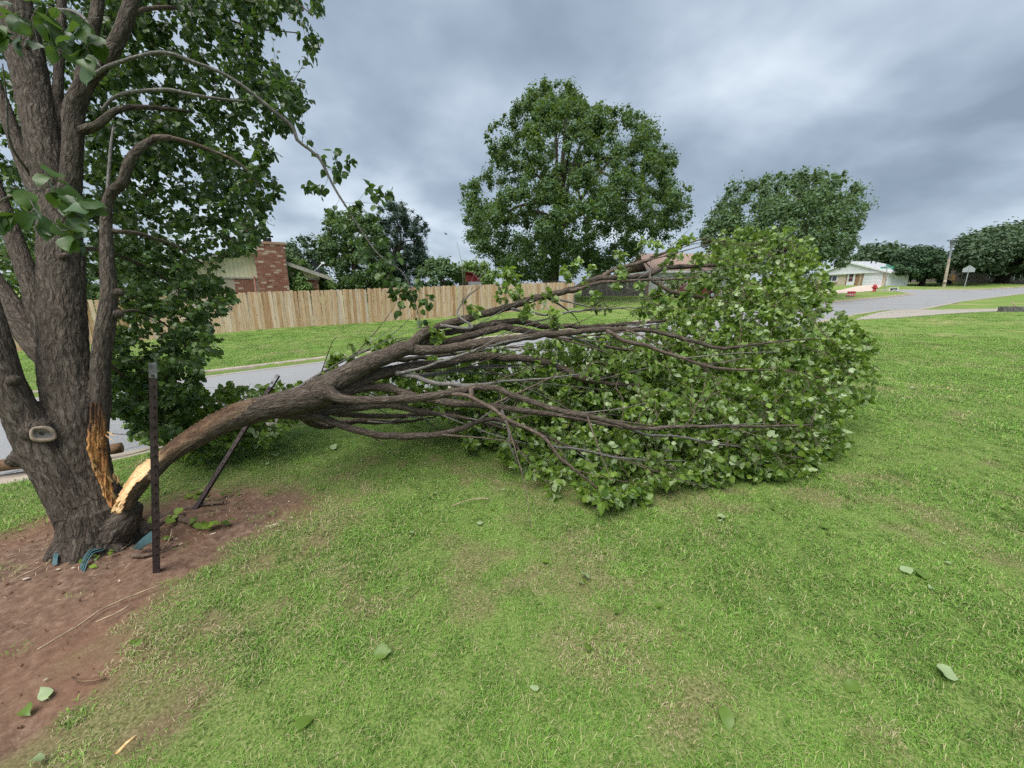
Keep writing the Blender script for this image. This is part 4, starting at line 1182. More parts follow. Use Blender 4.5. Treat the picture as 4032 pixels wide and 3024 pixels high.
z4 = Zm(1700, 300, 1200 / 2212.)
elm = [z4(*q) for q in [(830, 70), (880, 130), (960, 45), (1015, 100), (1040, 170), (1110, 195), (1140, 265), (1220, 225), (1290, 275), (1390, 235), (1460, 295), (1530, 320), (1600, 410), (1640, 490), (1700, 540), (1745, 580), (1730, 680), (1690, 760), (1830, 785), (1875, 860), (1850, 980), (1790, 1090), (1720, 1160), (1600, 1225), (1480, 1300), (1330, 1380), (1150, 1405), (960, 1440), (850, 1485), (700, 1485), (520, 1440), (440, 1350), (310, 1270), (265, 1100), (260, 1000), (280, 930), (250, 810), (340, 765), (440, 690), (470, 600), (425, 540), (415, 450), (440, 390), (545, 340), (575, 230), (665, 210), (705, 150), (780, 130)]]
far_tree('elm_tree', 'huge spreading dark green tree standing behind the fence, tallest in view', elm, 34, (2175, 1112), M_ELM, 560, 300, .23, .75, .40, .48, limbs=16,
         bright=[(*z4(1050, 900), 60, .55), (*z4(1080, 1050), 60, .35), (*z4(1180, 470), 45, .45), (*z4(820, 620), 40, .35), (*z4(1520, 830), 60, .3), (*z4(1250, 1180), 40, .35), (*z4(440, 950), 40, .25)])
z5 = Zm(2700, 600, 800 / 1896.)
rt = [z5(*q) for q in [(400, 360), (480, 300), (620, 300), (700, 290), (770, 235), (800, 290), (860, 245), (905, 190), (940, 270), (1100, 200), (1140, 250), (1280, 215), (1380, 235), (1460, 225), (1550, 310), (1620, 375), (1500, 440), (1655, 505), (1620, 600), (1600, 680), (1525, 700), (1575, 780), (1570, 900), (1590, 960), (1490, 1010), (1420, 1060), (1300, 1070), (1200, 1090), (1000, 1130), (700, 1130), (450, 1100), (300, 950), (150, 800), (230, 640), (280, 540), (370, 475), (430, 410)]]
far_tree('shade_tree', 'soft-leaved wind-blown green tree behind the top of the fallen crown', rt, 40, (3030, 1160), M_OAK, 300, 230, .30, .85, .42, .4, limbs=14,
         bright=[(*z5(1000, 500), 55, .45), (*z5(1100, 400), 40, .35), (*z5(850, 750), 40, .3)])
z6 = Zm(1000, 500, 800 / 2212.)
pine = [z6(*q) for q in [(1480, 840), (1560, 860), (1600, 850), (1640, 910), (1725, 910), (1775, 980), (1840, 1060), (1875, 1110), (1830, 1190), (1875, 1260), (1830, 1340), (1835, 1400), (1900, 1440), (1850, 1560), (1800, 1800), (1500, 1800), (1400, 1500), (1360, 1300), (1340, 1110), (1410, 1060), (1350, 1010), (1360, 960), (1410, 930), (1365, 885), (1410, 860)]]
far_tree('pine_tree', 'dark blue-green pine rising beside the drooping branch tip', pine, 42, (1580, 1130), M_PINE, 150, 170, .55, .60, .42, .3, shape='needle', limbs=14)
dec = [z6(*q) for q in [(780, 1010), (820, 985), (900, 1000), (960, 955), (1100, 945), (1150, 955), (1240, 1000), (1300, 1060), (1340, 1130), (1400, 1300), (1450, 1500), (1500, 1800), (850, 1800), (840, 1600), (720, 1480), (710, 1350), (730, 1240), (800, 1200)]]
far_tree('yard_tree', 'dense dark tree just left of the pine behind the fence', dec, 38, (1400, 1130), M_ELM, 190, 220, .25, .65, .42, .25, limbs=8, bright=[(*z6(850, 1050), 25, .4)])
sm = [z6(*q) for q in [(345, 1340), (420, 1270), (520, 1240), (640, 1240), (680, 1300), (700, 1400), (850, 1800), (335, 1800)]]
far_tree('yard_tree', 'small bluish tree between the brick chimney and the dense dark tree', sm, 36, (1190, 1140), M_DUSK, 60, 130, .32, .6, .42, .16, limbs=5)
far_tree('yard_bush', 'feathery green bush right of the pine, left of the red shed', [(1655, 1060), (1700, 1028), (1760, 1028), (1800, 1055), (1830, 1085), (1850, 1150), (1650, 1160)], 40, (1750, 1130), M_OAK, 60, 130, .34, .5, .42, .12, cat='bush', limbs=4)
far_tree('yard_bush', 'yellow-green bush behind the red shed', [(1790, 1065), (1840, 1038), (1900, 1038), (1955, 1055), (1965, 1125), (1850, 1130)], 52, (1880, 1125), M_SHRUB, 45, 120, .4, .55, .42, .12, cat='bush', limbs=4)
vine = [(1015, 1140), (1050, 1112), (1072, 1055), (1085, 1035), (1125, 1018), (1160, 1026), (1205, 1036), (1208, 1050), (1165, 1072), (1188, 1100), (1215, 1130), (1215, 1160), (1030, 1160)]
far_tree('climbing_shrub', 'bright yellow-green climbing shrub against the brick chimney', vine, 24.3, (1110, 1160), M_SHRUB, 70, 130, .20, .34, .16, .06, cat='shrub', limbs=6)
far_tree('yard_bush', 'small bright bush at the right end of the brick house', [(1262, 1110), (1290, 1100), (1315, 1110), (1320, 1145), (1262, 1150)], 30, (1290, 1150), M_SHRUB, 18, 100, .24, .35, .42, .05, cat='bush', limbs=2)
far_tree('distant_tree', 'hazy green tree behind the white house roof', [(3370, 1012), (3400, 985), (3450, 972), (3520, 976), (3545, 995), (3552, 1040), (3370, 1045)], 85, (3450, 1110), M_DUSK, 60, 130, .8, 1.2, .4, .3, limbs=4)
far_tree('distant_tree', 'low green tree line behind the round evergreen', [(3540, 1010), (3570, 1000), (3740, 1010), (3760, 1060), (3700, 1100), (3540, 1100)], 84, (3650, 1110), M_DUSK, 50, 120, .8, 1.2, .4, .3, limbs=4)
ced = [(3508, 1062), (3520, 1022), (3562, 990), (3612, 980), (3675, 985), (3715, 1005), (3728, 1042), (3732, 1078), (3700, 1096), (3650, 1092), (3600, 1102), (3560, 1096), (3525, 1084)]
far_tree('round_evergreen', 'clipped round dark evergreen beside the white house', ced, 60, (3628, 1124), M_CEDAR, 230, 180, .34, .6, .42, .35, limbs=8)
z9 = Zm(3200, 850, 832 / 2212.)
spr = [z9(*q) for q in [(1540, 270), (1600, 250), (1680, 240), (1740, 230), (1800, 200), (1850, 165), (2000, 125), (2150, 130), (2250, 170), (2400, 160), (2520, 300), (2520, 560), (2350, 640), (2200, 600), (2000, 575), (1850, 575), (1700, 565), (1560, 565), (1480, 545), (1470, 410), (1510, 380), (1570, 340)]]
far_tree('spreading_tree', 'wide spreading tree with thick dark trunk at the right edge', spr, 60, z9(1965, 715), M_DUSK, 300, 180, .46, 1.0, .40, .75, limbs=14)
far_tree('distant_tree', 'grey-green tree behind the far house at middle distance', [(2330, 1100), (2350, 1075), (2500, 1060), (2560, 1080), (2560, 1110)], 58, (2450, 1120), M_DUSK, 30, 100, .6, .9, .4, .25, limbs=3)

far_tree('yard_tree', 'green tree seen between the pear stems beyond the left fence', [(-350, 1240), (-300, 1000), (-120, 900), (80, 930), (220, 1020), (300, 1120), (300, 1250)], 34, (0, 1250), M_ELM, 90, 160, .34, .8, .42, .25, limbs=5)
far_tree('yard_tree', 'leafy tree left of the brick house behind the pear foliage', [(330, 1230), (350, 1060), (450, 960), (600, 930), (720, 990), (760, 1100), (760, 1220)], 36, (540, 1240), M_OAK, 80, 150, .34, .8, .42, .25, limbs=5)
# ================================================================== STREET FURNITURE
def hydrant():
    b = G(3441, 1148); 
    root = thing('fire_hydrant', 'red fire hydrant on the corner lawn', 'fire hydrant', b)
    m = MB(); z = [0, .04, .05, .5, .52, .56, .57, .66, .74, .78]; r = [.19, .19, .13, .13, .19, .19, .15, .13, .08, .03]
    m.tube([b + np.array([0, 0, k * 1.25]) for k in z], np.array(r) * 1.25, 14); m.build('barrel', M_RED, root, True)
    for s in (-1, 1):
        m = MB(); m.tube([b + np.array([0, 0, .5]), b + np.array([s * .33, 0, .5])], [.10, .10], 10); m.build('outlet', M_RED, root, True)
    m = MB(); m.tube([b + np.array([0, 0, .45]), b + np.array([0, -.34, .45])], [.13, .13], 10); m.build('pumper_outlet', M_RED, root, True)
hydrant()

def text_mesh(txt, size):
    cu = bpy.data.curves.new('txt', 'FONT'); cu.body = txt; cu.size = size; cu.align_x = 'CENTER'; cu.align_y = 'CENTER'; cu.extrude = .004
    o = bpy.data.objects.new('txt', cu); COL.objects.link(o); dg = bpy.context.evaluated_depsgraph_get()
    me = bpy.data.meshes.new_from_object(o.evaluated_get(dg)); bpy.data.objects.remove(o); return me
def facing(p):                     # rotation so local -Y looks at the camera's side
    return math.atan2(p[1], p[0]) - math.pi / 2
def yard_sign():
    b = G(3347, 1170); az = facing(b) + .25
    root = thing('yard_sign', 'red yard sign with white lettering on the corner lawn', 'sign', b)
    def L(x, y, z): return (b[0] + x * math.cos(az) - y * math.sin(az), b[1] + x * math.sin(az) + y * math.cos(az), b[2] + z)
    def board(name, x0, x1, z0, z1, y, mat, par=root, sh=.12):
        m = MB(); m.prism([L(x0 + z0 * sh, y, z0), L(x1 + z0 * sh, y, z0), L(x1 + z1 * sh, y, z1), L(x0 + z1 * sh, y, z1)], np.array(L(0, .02, 0)) - np.array(L(0, 0, 0))); return m.build(name, mat, par)
    bd = board('board', -.36, .36, .10, .62, 0, M_SIGNRED); board('footer_strip', -.37, .37, .03, .11, -.012, M_BLACK)
    me = text_mesh('WEST', .27); me.materials.append(M_WHITE)
    link('lettering', me, root, loc=L(.03, -.012, .27), rot=(math.pi / 2, .0, az))
    board('white_stripe', -.30, .30, .105, .125, -.014, M_WHITE)
    for s in (-.25, .25):
        m = MB(); m.tube([L(s, .03, -.1), L(s, .03, .5)], .008, 6); m.build('stake', M_GALV, root)
yard_sign()
def small_board():
    b = P(3517, 1147, 50.5); b[2] = Hs(b[0], b[1]); az = facing(b)
    root = thing('yard_sign', 'small black and white board low on the corner by the green street sign', 'sign', b)
    def L(x, y, z): return np.array((b[0] + x * math.cos(az) - y * math.sin(az), b[1] + x * math.sin(az) + y * math.cos(az), b[2] + z))
    for nm, x0, x1, z0, z1, y, mat in (('board', -.42, .42, .06, .52, 0, M_WHITE), ('dark_panel', -.36, .36, .12, .33, -.012, M_BLACK), ('dark_panel', -.36, .34, .37, .47, -.012, M_BLACK), ('pale_mark', -.10, .30, .16, .21, -.018, M_WHITE)):
        m = MB(); m.prism([L(x0, y, z0), L(x1, y, z0), L(x1 + .03, y, z1), L(x0 + .03, y, z1)], L(0, .012, 0) - L(0, 0, 0)); m.build(nm, mat, root)
    for s in (-.3, .3):
        m = MB(); m.tube([L(s, .03, -.1), L(s, .03, .4)], .008, 6); m.build('stake', M_GALV, root)
small_board()
def street_sign():
    b = G(3484, 1149); t = P(3493, 1052, math.hypot(0, b[1] / ray(3493, 1052)[1]))
    root = thing('street_name_sign', 'green street name sign on a thin grey post', 'sign', b)
    m = MB(); m.tube([b - [0, 0, .1], lerp(b, t, 1.0)], .045, 8); m.build('post', M_GALV, root)
    az = facing(b)
    for k, (len_, a, dz, mat) in enumerate(((1.25, az + .25, -.05, M_SIGNGREEN), (.9, az + 1.25, .22, M_SIGNGREEN))):
        R = np.array([[math.cos(a), -math.sin(a), 0], [math.sin(a), math.cos(a), 0], [0, 0, 1]])
        m = MB(); m.box(t + np.array([0, 0, dz]), (len_, .02, .24), R); bl = m.build('name_blade', mat, root)
        m = MB(); m.box(t + np.array([0, 0, dz]) + R @ np.array([0, -.014, 0]), (len_ * .66, .006, .09), R); m.build('lettering_strip', M_CEDAR if False else M_POLEGREY, bl)
street_sign()
def stop_sign():
    b = G(3797, 1131.5); yb = b[1]
    tp = ray(3819, 1047); t = CAM + tp * (yb / tp[1])
    root = thing('road_sign', 'grey back of a five-sided sign on a leaning post', 'sign', b)
    m = MB(); m.tube([b - [0, 0, .1], t], .05, 8); m.build('post', M_GALV, root)
    az = facing(b) + .35; ax = unit((t - b)[None])[0]; u = np.array([math.cos(az), math.sin(az), 0]); u = unit((u - ax * (u @ ax))[None])[0]; nn = np.cross(u, ax)
    c = t - ax * .42
    m = MB(); m.prism([c + u * q[0] + ax * q[1] for q in ((-.62, -.42), (.62, -.42), (.62, .05), (0, .52), (-.62, .05))], nn * -.02); m.build('plate', M_GALV, root)
stop_sign()
def utility_pole():
    b = G(3716, 1131); r = ray(3752, 946); t = CAM + r * (b[1] / r[1])
    root = thing('utility_pole', 'leaning tan utility pole with a flat cap before the evergreen', 'pole', b)
    m = MB(); m.tube([b - [0, 0, .2], lerp(b, t, .62)], [.19, .15], 10); m.build('pole', M_POLE, root)
    m = MB(); m.tube([lerp(b, t, .62), lerp(b, t, .86), lerp(b, t, .88), lerp(b, t, .98)], [.13, .11, .16, .30], 10); m.build('shroud', M_POLEGREY, root)
    m = MB(); m.tube([t - [0, 0, .06], t + [0, 0, .05]], [.62, .62], 12); m.tube([t, t + [0, 0, .3]], [.09, .07], 8); m.build('cap', M_POLEGREY, root)
    m = MB(); m.sphere(lerp(b, t, .12) + np.array([-.15, -.15, 0]), .2); m.build('meter_box', M_POLE, root)
utility_pole()
def gate_panel():
    zc = Zm(3680, 920, 352 / 2212.); d = 60
    c = [P(*zc(300, 1085), d), P(*zc(430, 1010), d), P(*zc(528, 1010), d), P(*zc(480, 1230), d), P(*zc(440, 1225), d), P(*zc(390, 1130), d)]
    root = thing('wooden_gate', 'new orange-brown wooden gate panel swung open by the pole', 'gate', (c[3][0], c[3][1], Hs(c[3][0], c[3][1])))
    a, b_, cc, dd = P(*zc(395, 1040), d), P(*zc(528, 1010), d), P(*zc(485, 1232), d), P(*zc(440, 1150), d)
    for k in range(5):
        t0, t1 = k / 5, (k + .94) / 5
        m = MB(); p0, p1, q0, q1 = lerp(a, b_, t0), lerp(a, b_, t1), lerp(dd, cc, t0), lerp(dd, cc, t1); m.prism([p0, p1, q1, q0], (0, .03, 0)); m.build('board', M_NEWPLANK, root)
    m = MB(); m.prism([P(*zc(285, 1105), d - .1), P(*zc(430, 1060), d - .1), P(*zc(430, 1085), d - .1), P(*zc(285, 1125), d - .1)], (0, .05, 0)); m.build('brace', M_NEWPLANK, root)
    m = MB(); m.prism([P(*zc(320, 1125), d - .1), P(*zc(510, 1125), d - .1), P(*zc(508, 1145), d - .1), P(*zc(320, 1140), d - .1)], (0, .05, 0)); m.build('rail', M_NEWPLANK, root)
    g = P(*zc(360, 1225), d + .4); gz_ = Hs(g[0], g[1])
    tr = thing('covered_trailer', 'low black covered load beside the orange gate', 'trailer', (g[0], g[1], gz_))
    m = MB(); pr = [P(*zc(270, 1215), d + .4), P(*zc(455, 1222), d + .4), P(*zc(380, 1150), d + .4), P(*zc(290, 1130), d + .4)]; m.prism(pr, (0, 1.4, 0)); m.build('tarp', M_BLACK, tr)
    for px in (300, 400):
        q = P(*zc(px, 1222), d + .3); m = MB(); m.tube([(q[0], q[1], gz_ + .2), (q[0], q[1] + .15, gz_ + .2)], .2, 10); m.build('wheel', M_RUBBER, tr)
gate_panel()

# log by the left kerb, tie and stake on the right
a, b = G(-150, 1872), G(485, 1783); up = np.array([0, 0, .07])
m = MB(); n_ = 24; pts_ = np.array([lerp(a, b, t) for t in np.linspace(0, 1, n_)]); pts_[:, 2] = H(pts_[:, 0], pts_[:, 1]) + .065; m.tube(pts_, .058 + .004 * rng.random(n_), 12)
m.build('fallen_log', M_LOG, None, True, label='brown wooden pole lying along the kerb left of the trunk', cat='log')
a, b = P(3948, 1228, 22), P(4250, 1222, 21.5); a[2] = Hs(a[0], a[1]); b[2] = Hs(b[0], b[1])
m = MB(); d_ = unit((b - a)[None])[0]; nn = np.array([-d_[1], d_[0], 0])
m.prism([a, b, b + [0, 0, .30], a + [0, 0, .29]], nn * .3); m.build('railroad_tie', M_TIE, None, False, label='weathered grey railroad tie lying at the right edge of the lawn', cat='timber')
s0 = P(3999, 1206, 22.3); s1 = P(3985, 1191, 22.3)
m = MB(); m.tube([s0 - [0, 0, .2], s0, s1], [.035, .035, .03], 7); m.build('wooden_stake', M_DRYSTICK, None, True, label='short leaning stick behind the railroad tie', cat='stake')
m = MB(); e0 = P(3950, 1208, 22.6); e1 = P(4150, 1190, 22.6); m.tube([e0, lerp(e0, s1, .5) - [0, 0, .01], s1], .006, 5); m.tube([s1, e1], .006, 5); m.build('guide_string', M_DRYSTICK, None, True, label='thin string stretched over the leaning stick', cat='string')
# bird
p = P(1757, 922, 60); m = MB()
m.sphere(p, .09, 8, 5, (2.4, 1, .8)); m.add([p + [-.1, 0, .02], p + [.1, 0, .02], p + [-.12, .1, .22], p + [-.3, .45, .16]], [(0, 1, 3, 2)]); m.add([p + [-.1, 0, .02], p + [.1, 0, .02], p + [-.12, -.1, .22], p + [-.3, -.45, .16]], [(0, 1, 3, 2)])
m.add([p + [-.2, 0, 0], p + [-.36, .06, .01], p + [-.36, -.06, .01]], (), [(0, 1, 2)]); m.build('flying_bird', M_BIRD, None, True, label='tiny dark bird flying left of the big tree', cat='bird')

# ================================================================== THE PEAR TREE AND ITS FALLEN LIMB
def body_mesh(name, branches, voxel, mats, amp=.006, extra=None, post=None, smooth_it=2):
    """branches: world rows (x,y,z,r); united into one skin by voxel remeshing, with bark coordinates that follow each stem"""
    m = MB(); S = []
    for k, br in enumerate(branches):
        q = spline(br, .03); V, Q, T, B, L = tube_arrays(q[:, :3], q[:, 3], 18); m.add(V, Q, T)
        t, nn, bb = frames(q[:, :3])
        for i in range(len(q)): S.append((q[i, :3], t[i], nn[i], bb[i], L[i] + k * 3.71, q[i, 3]))
    for (c, r) in (extra or []): m.sphere(c, r, 16, 10)
    ob = bpy.data.objects.new('tmp', m.mesh('tmp', mats[0], True)); COL.objects.link(ob)
    md = ob.modifiers.new('r', 'REMESH'); md.mode = 'VOXEL'; md.voxel_size = voxel; md.use_smooth_shade = True
    sm = ob.modifiers.new('s', 'SMOOTH'); sm.factor = .5; sm.iterations = smooth_it
    dg = bpy.context.evaluated_depsgraph_get(); me = bpy.data.meshes.new_from_object(ob.evaluated_get(dg)); bpy.data.objects.remove(ob)
    n = len(me.vertices); co = np.empty(n * 3, np.float32); me.vertices.foreach_get('co', co); co = co.reshape(-1, 3).astype(float)
    no = np.empty(n * 3, np.float32); me.vertices.foreach_get('normal', no); no = no.reshape(-1, 3).astype(float)
    kd = KDTree(len(S))
    for i, s in enumerate(S): kd.insert(s[0], i)
    kd.balance()
    bark = np.empty((n, 3)); sid = np.empty(n, int); 
    for i in range(n):
        best, bk = 1e9, 0
        for (p, j, dd) in kd.find_n(co[i], 7):
            s = dd / S[j][5]
            if s < best: best, bk = s, j
        sid[i] = bk
    SP_ = np.array([s[0] for s in S]); ST = np.array([s[1] for s in S]); SN = np.array([s[2] for s in S]); SB = np.array([s[3] for s in S]); SL = np.array([s[4] for s in S]); SR = np.array([s[5] for s in S])
    o = co - SP_[sid]
    bark = np.stack([np.sum(o * SN[sid], 1), np.sum(o * SB[sid], 1), SL[sid] + np.sum(o * ST[sid], 1)], 1)
    h = np.array([noise.fractal(Vector((b[0] * 16, b[1] * 16, b[2] * 5)), 1.0, 2.0, 3) for b in bark])
    rdg = np.array([abs(noise.noise(Vector((b[0] * 42, b[1] * 42, b[2] * 11)))) for b in bark])
    sc = np.clip(SR[sid] / .12, .25, 1.2)
    co2 = co + no * ((h * .9 + (rdg - .25) * 1.6) * amp * sc)[:, None]
    attrs = {'bark': bark}
    if post: co2, extra_at = post(co2, no, bark, sid, SP_, ST, SR); attrs.update(extra_at)
    me.vertices.foreach_set('co', co2.astype(np.float32).ravel()); me.materials.clear()
    for q in mats: me.materials.append(q)
    for k, a in attrs.items():
        a = np.asarray(a, np.float32); at = me.attributes.new(k, 'FLOAT_VECTOR' if a.ndim == 2 else 'FLOAT', 'POINT'); at.data.foreach_set('vector' if a.ndim == 2 else 'value', a.ravel())
    me.update(); return me

# ---- standing stems (photo px, depth m, radius px)
M_ = px_branch([(412, 2225, 2.50, 230), (405, 2130, 2.50, 196), (388, 2040, 2.48, 168), (350, 1950, 2.46, 136), (322, 1850, 2.46, 128), (300, 1645, 2.47, 118), (264, 1500, 2.5, 114), (248, 1300, 2.55, 104), (241, 1000, 2.65, 97), (232, 800, 2.72, 92)])
M1 = px_branch([(236, 900, 2.7, 80), (205, 720, 2.73, 78), (172, 570, 2.75, 75), (136, 380, 2.8, 75), (94, 190, 2.85, 80), (52, 0, 2.9, 76), (10, -200, 3.0, 70), (-30, -420, 3.1, 60)])
M2 = px_branch([(250, 900, 2.68, 60), (278, 720, 2.68, 52), (288, 570, 2.68, 47), (290, 443, 2.68, 52), (325, 345, 2.68, 49), (356, 297, 2.68, 45), (411, 240, 2.68, 42), (468, 146, 2.7, 40), (500, 63, 2.72, 38), (530, -60, 2.75, 36), (570, -300, 2.8, 30)])
M3 = px_branch([(300, 430, 2.72, 36), (335, 240, 2.78, 32), (378, 63, 2.82, 30), (392, -120, 2.9, 28), (400, -350, 3.0, 22)])
M4 = px_branch([(240, 700, 2.78, 30), (226, 470, 2.85, 26), (231, 285, 2.9, 24), (240, 100, 2.95, 22), (250, -200, 3.1, 18)])
L_ = px_branch([(352, 2080, 2.44, 128), (325, 2015, 2.42, 122), (289, 1958, 2.4, 115), (212, 1837, 2.36, 104), (145, 1741, 2.33, 95), (95, 1645, 2.3, 87), (45, 1548, 2.28, 79), (6, 1430, 2.27, 74), (-30, 1300, 2.27, 70), (-85, 1100, 2.3, 64), (-150, 850, 2.35, 58)])
R_ = px_branch([(345, 1830, 2.48, 60), (378, 1720, 2.50, 50), (392, 1600, 2.52, 47), (397, 1422, 2.52, 43), (414, 1295, 2.53, 44), (430, 1169, 2.55, 38), (422, 1042, 2.57, 33), (418, 886, 2.6, 28), (424, 791, 2.6, 27), (448, 748, 2.6, 27), (482, 722, 2.6, 27), (506, 646, 2.6, 26), (544, 589, 2.62, 23), (608, 544, 2.68, 17)])
J_ = px_branch([(285, 1530, 2.58, 80), (230, 1440, 2.63, 70), (150, 1350, 2.7, 62), (60, 1240, 2.75, 58), (0, 1160, 2.8, 55), (-90, 1030, 2.85, 50)])
K_ = px_branch([(225, 1400, 2.66, 56), (165, 1260, 2.7, 50), (118, 1110, 2.75, 45), (70, 980, 2.8, 42), (20, 850, 2.85, 40), (-40, 690, 2.9, 36)])
N_ = px_branch([(190, 800, 2.78, 48), (130, 710, 2.85, 40), (70, 570, 2.9, 34), (22, 440, 2.95, 30), (-25, 320, 3.0, 28)])
base = P(408, 2150, 2.5); base[2] = 0.0
def root_flare(az, L, r):
    d = np.array([math.cos(az), math.sin(az), 0]); b = base
    return np.array([(*(b + d * .08 + [0, 0, .22]), r * 1.25), (*(b + d * .13 + [0, 0, .08]), r), (*(b + d * .20 + [0, 0, .0]), r * .7), (*(b + d * (.20 + L) + [0, 0, -.06]), r * .35)])
flares = [root_flare(a, l, r) for a, l, r in ((-.4, .06, .06), (-1.3, .03, .055), (-2.2, .04, .06), (2.9, .04, .06), (.5, .10, .06), (1.5, .06, .06))]
knobs = [(P(468, 1152, 2.53), .028), (P(466, 1236, 2.52), .03), (P(62, 1812, 2.32), .045), (P(95, 1800, 2.31), .06), (P(55, 1500, 2.22), .035), (P(150, 1700, 2.31), .085)]
root = thing('pear_tree', 'multi-stemmed pear tree with a torn trunk standing in bare earth', 'tree', (float(base[0]), float(base[1]), 0))
pear = root
hinge = px_branch([(420, 2130, 2.47, 90), (485, 2060, 2.43, 58), (530, 1990, 2.41, 34)])
trunk_me = body_mesh('trunk', [M_, M1, M2, L_, R_, J_, K_, N_, hinge] + flares, .0085, [M_BARK], .0075, knobs)
trunk = link('trunk', trunk_me, root)
tv = np.empty(len(trunk_me.vertices) * 3, np.float32); trunk_me.vertices.foreach_get('co', tv)
bvh = BVHTree.FromPolygons([Vector(v) for v in tv.reshape(-1, 3)], [tuple(p.vertices) for p in trunk_me.polygons])
def hit(px, py, fallback=2.45):
    d = Vector(ray(px, py)); L = d.length; loc, nor, i, dist = bvh.ray_cast(Vector(CAM), d / L)
    return (np.array(loc), np.array(nor), dist / L) if loc is not None else (P(px, py, fallback), -unit(ray(px, py)[None])[0], fallback)

def stem_part(name, rows, mat, sides=12, parent=pear, step=.04, wob=.12):
    q = spline(rows, step); r = q[:, 3] * (1 + wob * (rng.random(len(q)) - .5))
    m = MB(); m.tube(q[:, :3], r, sides); m.build(name, mat, parent, True); return q
s3 = stem_part('stem', M3, M_BARK); s4 = stem_part('stem', M4, M_BARK)
z1 = Zm(0, 0, 1400 / 2212.)
br_r = stem_part('branch', px_branch([(604, 546, 2.67, 17), (660, 542, 2.74, 12), (728, 557, 2.8, 9), (823, 589, 2.9, 7), (950, 650, 3.0, 4.5), (1040, 760, 3.1, 2.5)]), M_TWIG)
br_s = stem_part('branch', px_branch([(424, 760, 2.6, 10), (430, 665, 2.62, 8.5), (437, 570, 2.65, 7), (446, 500, 2.7, 4)]), M_GREYTWIG)
br_1 = stem_part('branch', px_branch([(300, 520, 2.7, 26), (350, 506, 2.68, 24), (392, 487, 2.68, 21), (443, 443, 2.7, 18), (506, 424, 2.78, 14), (601, 424, 2.9, 10), (760, 440, 3.1, 5)]), M_BARK)
br_2 = stem_part('branch', px_branch([(400, 440, 2.72, 10), (437, 392, 2.72, 9.5), (494, 367, 2.72, 9.5), (570, 358, 2.75, 9), (665, 354, 2.8, 8.5), (760, 373, 2.85, 7), (886, 392, 2.95, 5.5), (1032, 405, 3.1, 3)]), M_GREYTWIG)
br_3 = stem_part('branch', px_branch([(352, 310, 2.66, 14), (380, 288, 2.65, 12), (430, 260, 2.62, 10.5), (506, 234, 2.6, 9.5), (570, 215, 2.6, 9), (633, 206, 2.6, 8.5), (696, 218, 2.62, 8.5), (760, 244, 2.66, 8), (855, 279, 2.72, 7.5), (950, 335, 2.8, 7.5), (1038, 405, 2.88, 7.5), (1139, 487, 2.98, 7.5), (1156, 507, 3.0, 7), (1170, 551, 3.02, 6.5), (1217, 587, 3.06, 6), (1260, 627, 3.1, 5.5), (1289, 684, 3.14, 5), (1318, 742, 3.18, 4.5), (1347, 789, 3.2, 4), (1380, 840, 3.24, 3.6), (1452, 952, 3.3, 3), (1506, 1017, 3.34, 2.6), (1587, 1075, 3.4, 2.2), (1630, 1180, 3.42, 1.8), (1655, 1270, 3.44, 1.2)]), M_GREYTWIG, 10)
br_4 = stem_part('branch', px_branch([(425, 905, 2.6, 11), (449, 911, 2.62, 9.5), (538, 918, 2.75, 8.5), (601, 937, 2.85, 7), (690, 968, 3.0, 5), (800, 1040, 3.2, 3)]), M_TWIG)
br_5 = stem_part('branch', px_branch([(410, 1280, 2.56, 9), (480, 1230, 2.75, 7), (560, 1230, 3.0, 5.5), (680, 1300, 3.3, 4), (760, 1400, 3.5, 2.5)]), M_TWIG)
br_6 = stem_part('branch', px_branch([(405, 1420, 2.55, 8), (440, 1440, 2.8, 6), (500, 1500, 3.05, 5), (560, 1580, 3.25, 3.5), (620, 1680, 3.4, 2)]), M_TWIG)
br_7 = stem_part('branch', px_branch([(490, 80, 2.74, 16), (560, 40, 2.9, 12), (680, 30, 3.1, 9), (850, 60, 3.3, 6), (1000, 110, 3.5, 4), (1180, 130, 3.6, 2)]), M_TWIG)
br_8 = stem_part('branch', px_branch([(515, -20, 2.76, 14), (640, -120, 3.0, 10), (820, -160, 3.2, 8), (1050, -80, 3.4, 5), (1230, 60, 3.5, 2)]), M_TWIG)
br_9 = stem_part('branch', px_branch([(100, 190, 2.8, 12), (170, 60, 2.4, 9), (260, 40, 2.0, 8), (330, 70, 1.6, 6), (360, 150, 1.5, 3)]), M_GREYTWIG)
br_10 = stem_part('branch', px_branch([(-40, 1250, 2.2, 12), (-60, 1000, 1.9, 9), (-20, 820, 1.6, 6), (80, 760, 1.42, 4), (170, 745, 1.36, 2.5)]), M_GREYTWIG)
br_11 = stem_part('branch', px_branch([(120, 690, 2.75, 7), (40, 560, 2.5, 5.5), (25, 380, 2.4, 4.5), (10, 250, 2.3, 3)]), M_GREYTWIG)
br_12 = stem_part('branch', px_branch([(240, 1010, 2.55, 12), (360, 980, 2.9, 9), (480, 1010, 3.3, 7), (620, 1080, 3.6, 4.5), (760, 1180, 3.8, 2.5)]), M_TWIG)

